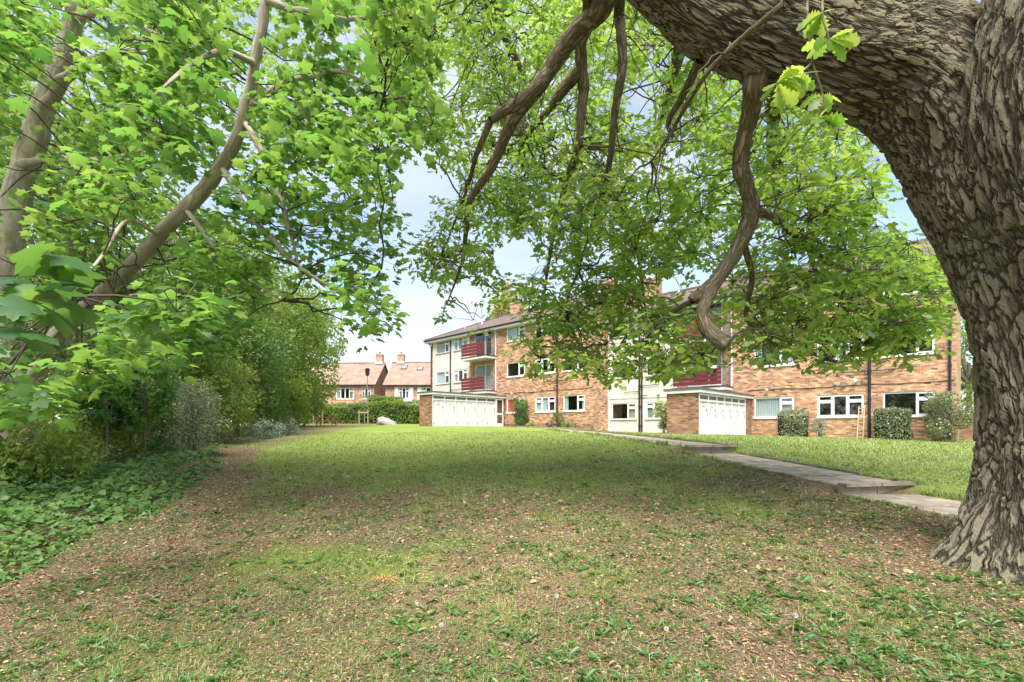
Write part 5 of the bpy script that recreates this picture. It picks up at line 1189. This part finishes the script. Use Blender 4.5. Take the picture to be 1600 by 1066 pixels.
def hedge(name, label, p0, p1, h, wd, n, ls, mat, seed, wave=.0, group=None, zoff=0.0, cat='hedge', tbias=0.0):
    g = np.random.default_rng(seed); p0, p1 = np.array(p0, float), np.array(p1, float); L = np.linalg.norm(p1 - p0); d = (p1 - p0) / L; s = np.array([-d[1], d[0]])
    root = empty(name, (p0[0], p0[1], hz(*p0) + zoff)); tag(root, label, cat, group)
    u = g.random(n) * L; area = np.array([h, h, wd, ]); face = g.choice(4, n, p=np.array([.40, .14, .34, .12]))
    a = g.random(n); lump = lambda q, r_: (vnoise(q, r_, 1.6, seed) - .5) * .30 + (vnoise(q, r_, .5, seed + 1) - .5) * .25
    z = np.where(face == 2, h, a * h); v = np.where(face == 0, -wd / 2, np.where(face == 1, wd / 2, (a - .5) * wd)); u = np.where(face == 3, np.where(g.random(n) < .5, 0, L), u); v = np.where(face == 3, (g.random(n) - .5) * wd, v)
    lm = lump(u, z * 1.3 + v) * min(1, wd); v = v + np.where(face == 0, -lm, np.where(face == 1, lm, 0)); z = z + np.where(face == 2, lm, 0) + wave * np.sin(u * .55 + 1) * (z / h)
    v += g.normal(size=n) * .05; z = np.maximum(z + g.normal(size=n) * .05, .02)
    xy = p0 + u[:, None] * d + v[:, None] * s; base = H(xy[:, 0], xy[:, 1]) + zoff
    pos = np.c_[xy, base + z] - np.array(root.location)
    fn = np.where(face[:, None] == 0, np.r_[-s, .3][None], np.where(face[:, None] == 1, np.r_[s, .3][None], np.where(face[:, None] == 2, np.array([[0, 0, 1.0]]), np.r_[d, .2][None] * np.where(u > L / 2, 1, -1)[:, None])))
    nrm = unit(fn + g.normal(size=(n, 3)) * .6); dr = unit(np.cross(nrm, g.normal(size=(n, 3))))
    tint = np.clip(vnoise(u, z, .9, seed + 3) * .5 + g.random(n) * .55 - .05 + tbias, 0, 1)
    V, F, T = leaf_arrays(pos, dr, nrm, ls * (.6 + .8 * g.random(n)), SIMPLE, tint); link('foliage', np_mesh('foliage', V, F, M[mat], T), root)
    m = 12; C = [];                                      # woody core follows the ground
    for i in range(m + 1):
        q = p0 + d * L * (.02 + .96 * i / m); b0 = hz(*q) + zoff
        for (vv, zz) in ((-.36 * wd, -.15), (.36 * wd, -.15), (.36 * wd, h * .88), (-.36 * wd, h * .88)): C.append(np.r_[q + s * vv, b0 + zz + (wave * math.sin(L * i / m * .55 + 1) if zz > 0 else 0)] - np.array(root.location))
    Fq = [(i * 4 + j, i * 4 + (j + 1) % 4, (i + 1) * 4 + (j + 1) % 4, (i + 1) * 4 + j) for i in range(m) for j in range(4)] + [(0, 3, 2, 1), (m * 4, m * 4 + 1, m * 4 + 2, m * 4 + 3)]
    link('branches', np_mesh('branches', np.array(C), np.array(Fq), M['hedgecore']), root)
    return root
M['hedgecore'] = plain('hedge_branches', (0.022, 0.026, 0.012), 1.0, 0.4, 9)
ha, hb = P(440, 660, 49.0), P(664, 660, 47.0)
hedge('boundary_hedge', 'long clipped green hedge between the lawn and the houses', ha[:2], hb[:2], 2.0, 1.3, 9000, .18, 'bgleaf', 3, wave=.16, tbias=-.05)
ha, hb = P(577, 640, 54.0), P(628, 640, 54.0)
hedge('garden_hedge', 'short taller clipped hedge block behind the long hedge', ha[:2], hb[:2], 2.95, 1.3, 3500, .16, 'bgleaf', 5)
HG_ = 'clipped hedges under the nearer block windows'
def whedge(b, x0, x1, y, h, wd, n, mat, label, seed, tb=0.0):
    a, c = to_world(b, x0, y, 0), to_world(b, x1, y, 0); hedge('clipped_hedge', label, a[:2], c[:2], h, wd, n, .075, mat, seed, group=HG_, tbias=tb)
whedge(1, 1.65, 2.85, -1.25, 1.15, .9, 2600, 'cutleaf', 'clipped straw coloured hedge below the net curtained window', 7)
whedge(1, 5.35, 6.6, -.75, 1.32, .9, 3000, 'cutleaf', 'clipped green hedge beside the downpipe under the widest window', 8, -.22)
for i, (root, p, z) in enumerate(TG):
    leafy('sapling', ['thin young sapling tied inside the guard behind the picnic table', 'thin young sapling tied inside the guard by the boulder'][i], 'sapling', p[0] + .02, p[1] + .12, 3.2, .55, 260, .09, 'bgleaf', .5, .02, 8, 50 + i, shell=.1, group='staked saplings')

# ------------------------------------------------------------------ ivy, grass, litter and weeds
def sample_ground(n, y0, y1, rng_, x0=-120, x1=1720):
    Y = np.exp(rng_.uniform(math.log(y0), math.log(y1), n)); X = (rng_.uniform(x0, x1, n) - 800) / FPX * Y; return X, Y
gr = np.random.default_rng(21)
OFFTRUNK = lambda X, Y: np.hypot(X - 4.68, Y - 3.83) > .78
# ivy bed
X, Y = sample_ground(60000, 2.6, 16, gr, -500, 420); s = ivy_side(X, Y); k = (s > -.05) & (X > -15); X, Y, s = X[k][:17500], Y[k][:17500], s[k][:17500]
n = len(X); mound = np.clip(s / 1.0, 0, 1) * (.12 + .42 * fbm(X, Y, .9, 31)) ; zz = H(X, Y) + mound * (.45 + .55 * gr.random(n)) + .02
tow = unit(np.c_[-X, -Y, np.zeros(n)]); az = gr.random(n) * 6.283; d = np.c_[np.cos(az), np.sin(az), np.full(n, -.35)] + tow * .5
nrm = np.array([0, 0, 1.0]) + tow * .25 + gr.normal(size=(n, 3)) * .42
tint = np.clip(.1 + .45 * fbm(X, Y, 1.5, 33) + gr.random(n) * .45 + (gr.random(n) > .985) * .4, 0, 1)
V, F, T = leaf_arrays(np.c_[X, Y, zz], d, nrm, (.035 + .075 * gr.random(n) ** 1.4) * np.clip(Y / 5, .9, 1.6), IVYT, tint)
tag(link('ivy', np_mesh('ivy', V, F, M['ivyleaf'], T)), 'thick dark green ivy covering the bed under the sycamore', 'ivy', kind='stuff')

# grass blades
X, Y = sample_ground(320000, 2.3, 24, gr); g_ = greenness(X, Y); k = (gr.random(len(X)) < np.clip(g_ * 1.05 - .12 * gr.random(len(X)), 0.09, 1) ** 1.3) & (path_dist(X, Y) > PATH_HALF + .02) & (ivy_side(X, Y) < .15) & OFFTRUNK(X, Y)
ps = gr.uniform(.5, seg[-1] - .3, 9000); side_ = np.where(gr.random(9000) < .5, -1, 1); off_ = PATH_HALF + .01 + .16 * gr.random(9000) ** 1.6
ex, ey = np.interp(ps, seg, PATH[:, 0]), np.interp(ps, seg, PATH[:, 1]); tx, ty = np.interp(ps + .05, seg, PATH[:, 0]) - ex, np.interp(ps + .05, seg, PATH[:, 1]) - ey; tl = np.hypot(tx, ty); kk = vnoise(ps, side_ * 9.0, 1.7, 61) > .35
X, Y, g_ = np.r_[X[k], (ex + ty / tl * off_ * side_)[kk]], np.r_[Y[k], (ey - tx / tl * off_ * side_)[kk]], np.r_[g_[k], np.full(kk.sum(), .8)]; n = len(X); zz = H(X, Y) - .004
az = gr.random(n) * 6.283; lean = .25 + .75 * gr.random(n); hgt = (.022 + .035 * gr.random(n) ** 2 + .03 * (fbm(X, Y, 2.2, 41) > .62) + .035 * (path_dist(X, Y) < PATH_HALF + .18)) * np.clip(Y / 9, .8, 1.15)
dirh = np.c_[np.cos(az), np.sin(az), np.zeros(n)]; side = np.c_[-np.sin(az), np.cos(az), np.zeros(n)] * ((.0016 + .0014 * gr.random(n)) * np.clip(Y / 3.0, 1, 5))[:, None]
base = np.c_[X, Y, zz]; mid = base + dirh * (hgt * lean * .4)[:, None] + np.array([0, 0, 1]) * (hgt * .7)[:, None]; tip = base + dirh * (hgt * lean * 1.1)[:, None] + np.array([0, 0, 1]) * (hgt * (1.05 - .35 * lean))[:, None]
V = np.stack([base - side, base + side, mid + side * .7, mid - side * .7, tip], 1).reshape(-1, 3); i5 = np.arange(n)[:, None] * 5
F = np.vstack([i5 + np.array([[0, 1, 2]]), i5 + np.array([[0, 2, 3]]), i5 + np.array([[3, 2, 4]])])
tint = np.repeat(np.clip(.15 + .5 * fbm(X, Y, 1.1, 43) + .4 * gr.random(n) + (g_ < .5) * .28 * gr.random(n) + (gr.random(n) > .9) * .3, 0, 1), 5)
tag(link('grass', np_mesh('grass', V, F, M['grass'], tint)), 'short patchy lawn grass', 'grass', kind='stuff')

# fallen leaves, catkins and bark crumbs
X, Y = sample_ground(120000, 2.2, 15, gr); g_ = greenness(X, Y); k = (gr.random(len(X)) < np.clip(.95 - .95 * g_, .04, 1)) & (path_dist(X, Y) > PATH_HALF - .15) & (ivy_side(X, Y) < .5) & OFFTRUNK(X, Y) & ~((Y > 6) & (X > np.interp(Y, PATH[:, 1], PATH[:, 0]) + 1.4))
X, Y = X[k][:42000], Y[k][:42000]; n = len(X); az = gr.random(n) * 6.283
d = np.c_[np.cos(az), np.sin(az), gr.normal(size=n) * .25]; nrm = np.array([0, 0, 1.0]) + gr.normal(size=(n, 3)) * .5
size = (.011 + .022 * gr.random(n) ** 2.2 + (gr.random(n) > .985) * .035) * np.clip(Y / 3.4, .9, 2.2)
lit1 = leaf_arrays(np.c_[X, Y, H(X, Y) + .006 + .008 * gr.random(n)], d, nrm, size, SIMPLE, np.clip(gr.beta(1.6, 1.9, n) * .95, 0, 1))
X, Y = sample_ground(38000, 2.2, 14, gr); k = (path_dist(X, Y) > PATH_HALF) & (ivy_side(X, Y) < .2) & OFFTRUNK(X, Y); X, Y = X[k], Y[k]; n = len(X); az = gr.random(n) * 6.283
STRAW = (np.array([(-.035, 0, 0), (.035, 0, 0), (.03, .55, .04), (-.03, .55, .04), (.008, 1, 0), (-.008, 1, 0)], float), np.array([(0, 1, 2, 3), (3, 2, 4, 5)]))
lit2 = leaf_arrays(np.c_[X, Y, H(X, Y) + .004 + .01 * gr.random(n)], np.c_[np.cos(az), np.sin(az), gr.normal(size=n) * .18], np.array([0, 0, 1.0]) + gr.normal(size=(n, 3)) * .4, (.02 + .035 * gr.random(n)) * np.clip(Y / 3.4, .9, 2.0), STRAW, np.clip(.45 + .5 * gr.random(n), 0, 1))
V, F, T = cat_arrays([lit1, lit2])
tag(link('leaf_litter', np_mesh('leaf_litter', V, F, M['litter'], T)), 'brown and straw coloured litter of fallen leaves', 'leaf litter', kind='stuff')

# weeds: flat rosettes and small clover-like leaves
X, Y = sample_ground(2600, 2.25, 12, gr); k = (fbm(X, Y, .7, 51) > .40) & (path_dist(X, Y) > PATH_HALF + .1) & (ivy_side(X, Y) < .4) & OFFTRUNK(X, Y)
X, Y = np.r_[X[k], gr.uniform(.6, 3.0, 130)], np.r_[Y[k], gr.uniform(2.4, 3.7, 130)]; m = gr.integers(4, 9, len(X)); X, Y = np.repeat(X, m), np.repeat(Y, m); sc = np.repeat(.035 + .05 * gr.random(len(m)), m); n = len(X); az = gr.random(n) * 6.283
d = np.c_[np.cos(az), np.sin(az), .15 + .45 * gr.random(n)]; nrm = np.array([0, 0, 1.0]) + gr.normal(size=(n, 3)) * .25; tn = np.repeat(gr.random(len(m)) * .5, m)
w1 = leaf_arrays(np.c_[X, Y, H(X, Y) + .006], d, nrm, sc * (.6 + .7 * gr.random(n)), LANCE, np.clip(tn + .45 * gr.random(n), 0, 1))
X, Y = sample_ground(52000, 2.25, 11, gr); k = (fbm(X, Y, 1.3, 55) > .46) & (path_dist(X, Y) > PATH_HALF) & (ivy_side(X, Y) < .3) & OFFTRUNK(X, Y); X, Y = X[k], Y[k]; n = len(X); az = gr.random(n) * 6.283
w2 = leaf_arrays(np.c_[X, Y, H(X, Y) + .012 + .02 * gr.random(n)], np.c_[np.cos(az), np.sin(az), np.zeros(n)], np.array([0, 0, 1.0]) + gr.normal(size=(n, 3)) * .4, (.014 + .018 * gr.random(n)) * np.clip(Y / 3.5, .9, 1.8), SIMPLE, np.clip(.2 + .6 * gr.random(n), 0, 1))
V, F, T = cat_arrays([w1, w2]); tag(link('weeds', np_mesh('weeds', V, F, M['weed'], T)), 'low broad leaved weeds scattered through the worn lawn', 'weeds', kind='stuff')

# fallen twigs
X, Y = sample_ground(420, 2.3, 9, gr); k = (ivy_side(X, Y) < 0) & (path_dist(X, Y) > .7) & OFFTRUNK(X, Y); X, Y = X[k], Y[k]; n = len(X); az = gr.random(n) * 6.283; L = .05 + .13 * gr.random(n)
A = np.c_[X, Y, H(X, Y) + .008]; X2, Y2 = X + np.cos(az) * L, Y + np.sin(az) * L; Bq = np.c_[X2, Y2, H(X2, Y2) + .012]
tV, tF = tubes(A, (A + Bq) / 2 + gr.normal(size=A.shape) * .012 + np.array([0, 0, .008]), Bq, .003, .0018, 4)
tag(link('fallen_twigs', np_mesh('fallen_twigs', tV, tF, M['drytwig'])), 'thin dry twigs lying in the litter', 'twigs', kind='stuff')

# a few dandelion clocks and one dry tuft that stand out
def dandelion(px, py, Y, hgt, label):
    p = P(px, py, Y); z = hz(p[0], p[1]); root = empty('dandelion_clock', (p[0], p[1], z)); tag(root, label, 'dandelion', 'dandelion clocks')
    MB().tube([(0, 0, -.01), (.01, .005, hgt * .5), (.02, 0, hgt)], [.0022, .002, .0018], 5).build('stalk', M['timber'], root)
    g = np.random.default_rng(int(px)); n = 90; d = unit(g.normal(size=(n, 3))); c = np.array([.02, 0, hgt])
    V, F = tubes(np.repeat(c[None], n, 0), c + d * .009, c + d * .017, .0008, .0016, 3); link('seed_head', np_mesh('seed_head', V, F, M['seed']), root)
for a in ((866, 962, 3.6, .13, 'dandelion clock standing nearly at the middle of the worn lawn'), (1036, 1004, 3.05, .10, 'dandelion clock low in the front, left of the leafy weed patch'), (1238, 1000, 3.05, .13, 'dandelion clock in the leafy weed patch before the oak'), (685, 980, 3.3, .08, 'short dandelion clock left of the tallest stalk')): dandelion(*a)
p = P(600, 912, 4.3); root = empty('dry_tuft', (p[0], p[1], hz(p[0], p[1]))); tag(root, 'tuft of dry orange grass blades on the worn lawn', 'tuft')
g = np.random.default_rng(2)
for i in range(34):
    a = g.uniform(0, 6.28); L = g.uniform(.08, .22); e = np.array([math.cos(a), math.sin(a) * .8, 0]) * L
    MB().tube([(0, 0, 0), (e[0] * .5, e[1] * .5, .035), (e[0], e[1], .008)], [.0022, .002, .0008], 4).build('blade', M['orangeleaf'], root)
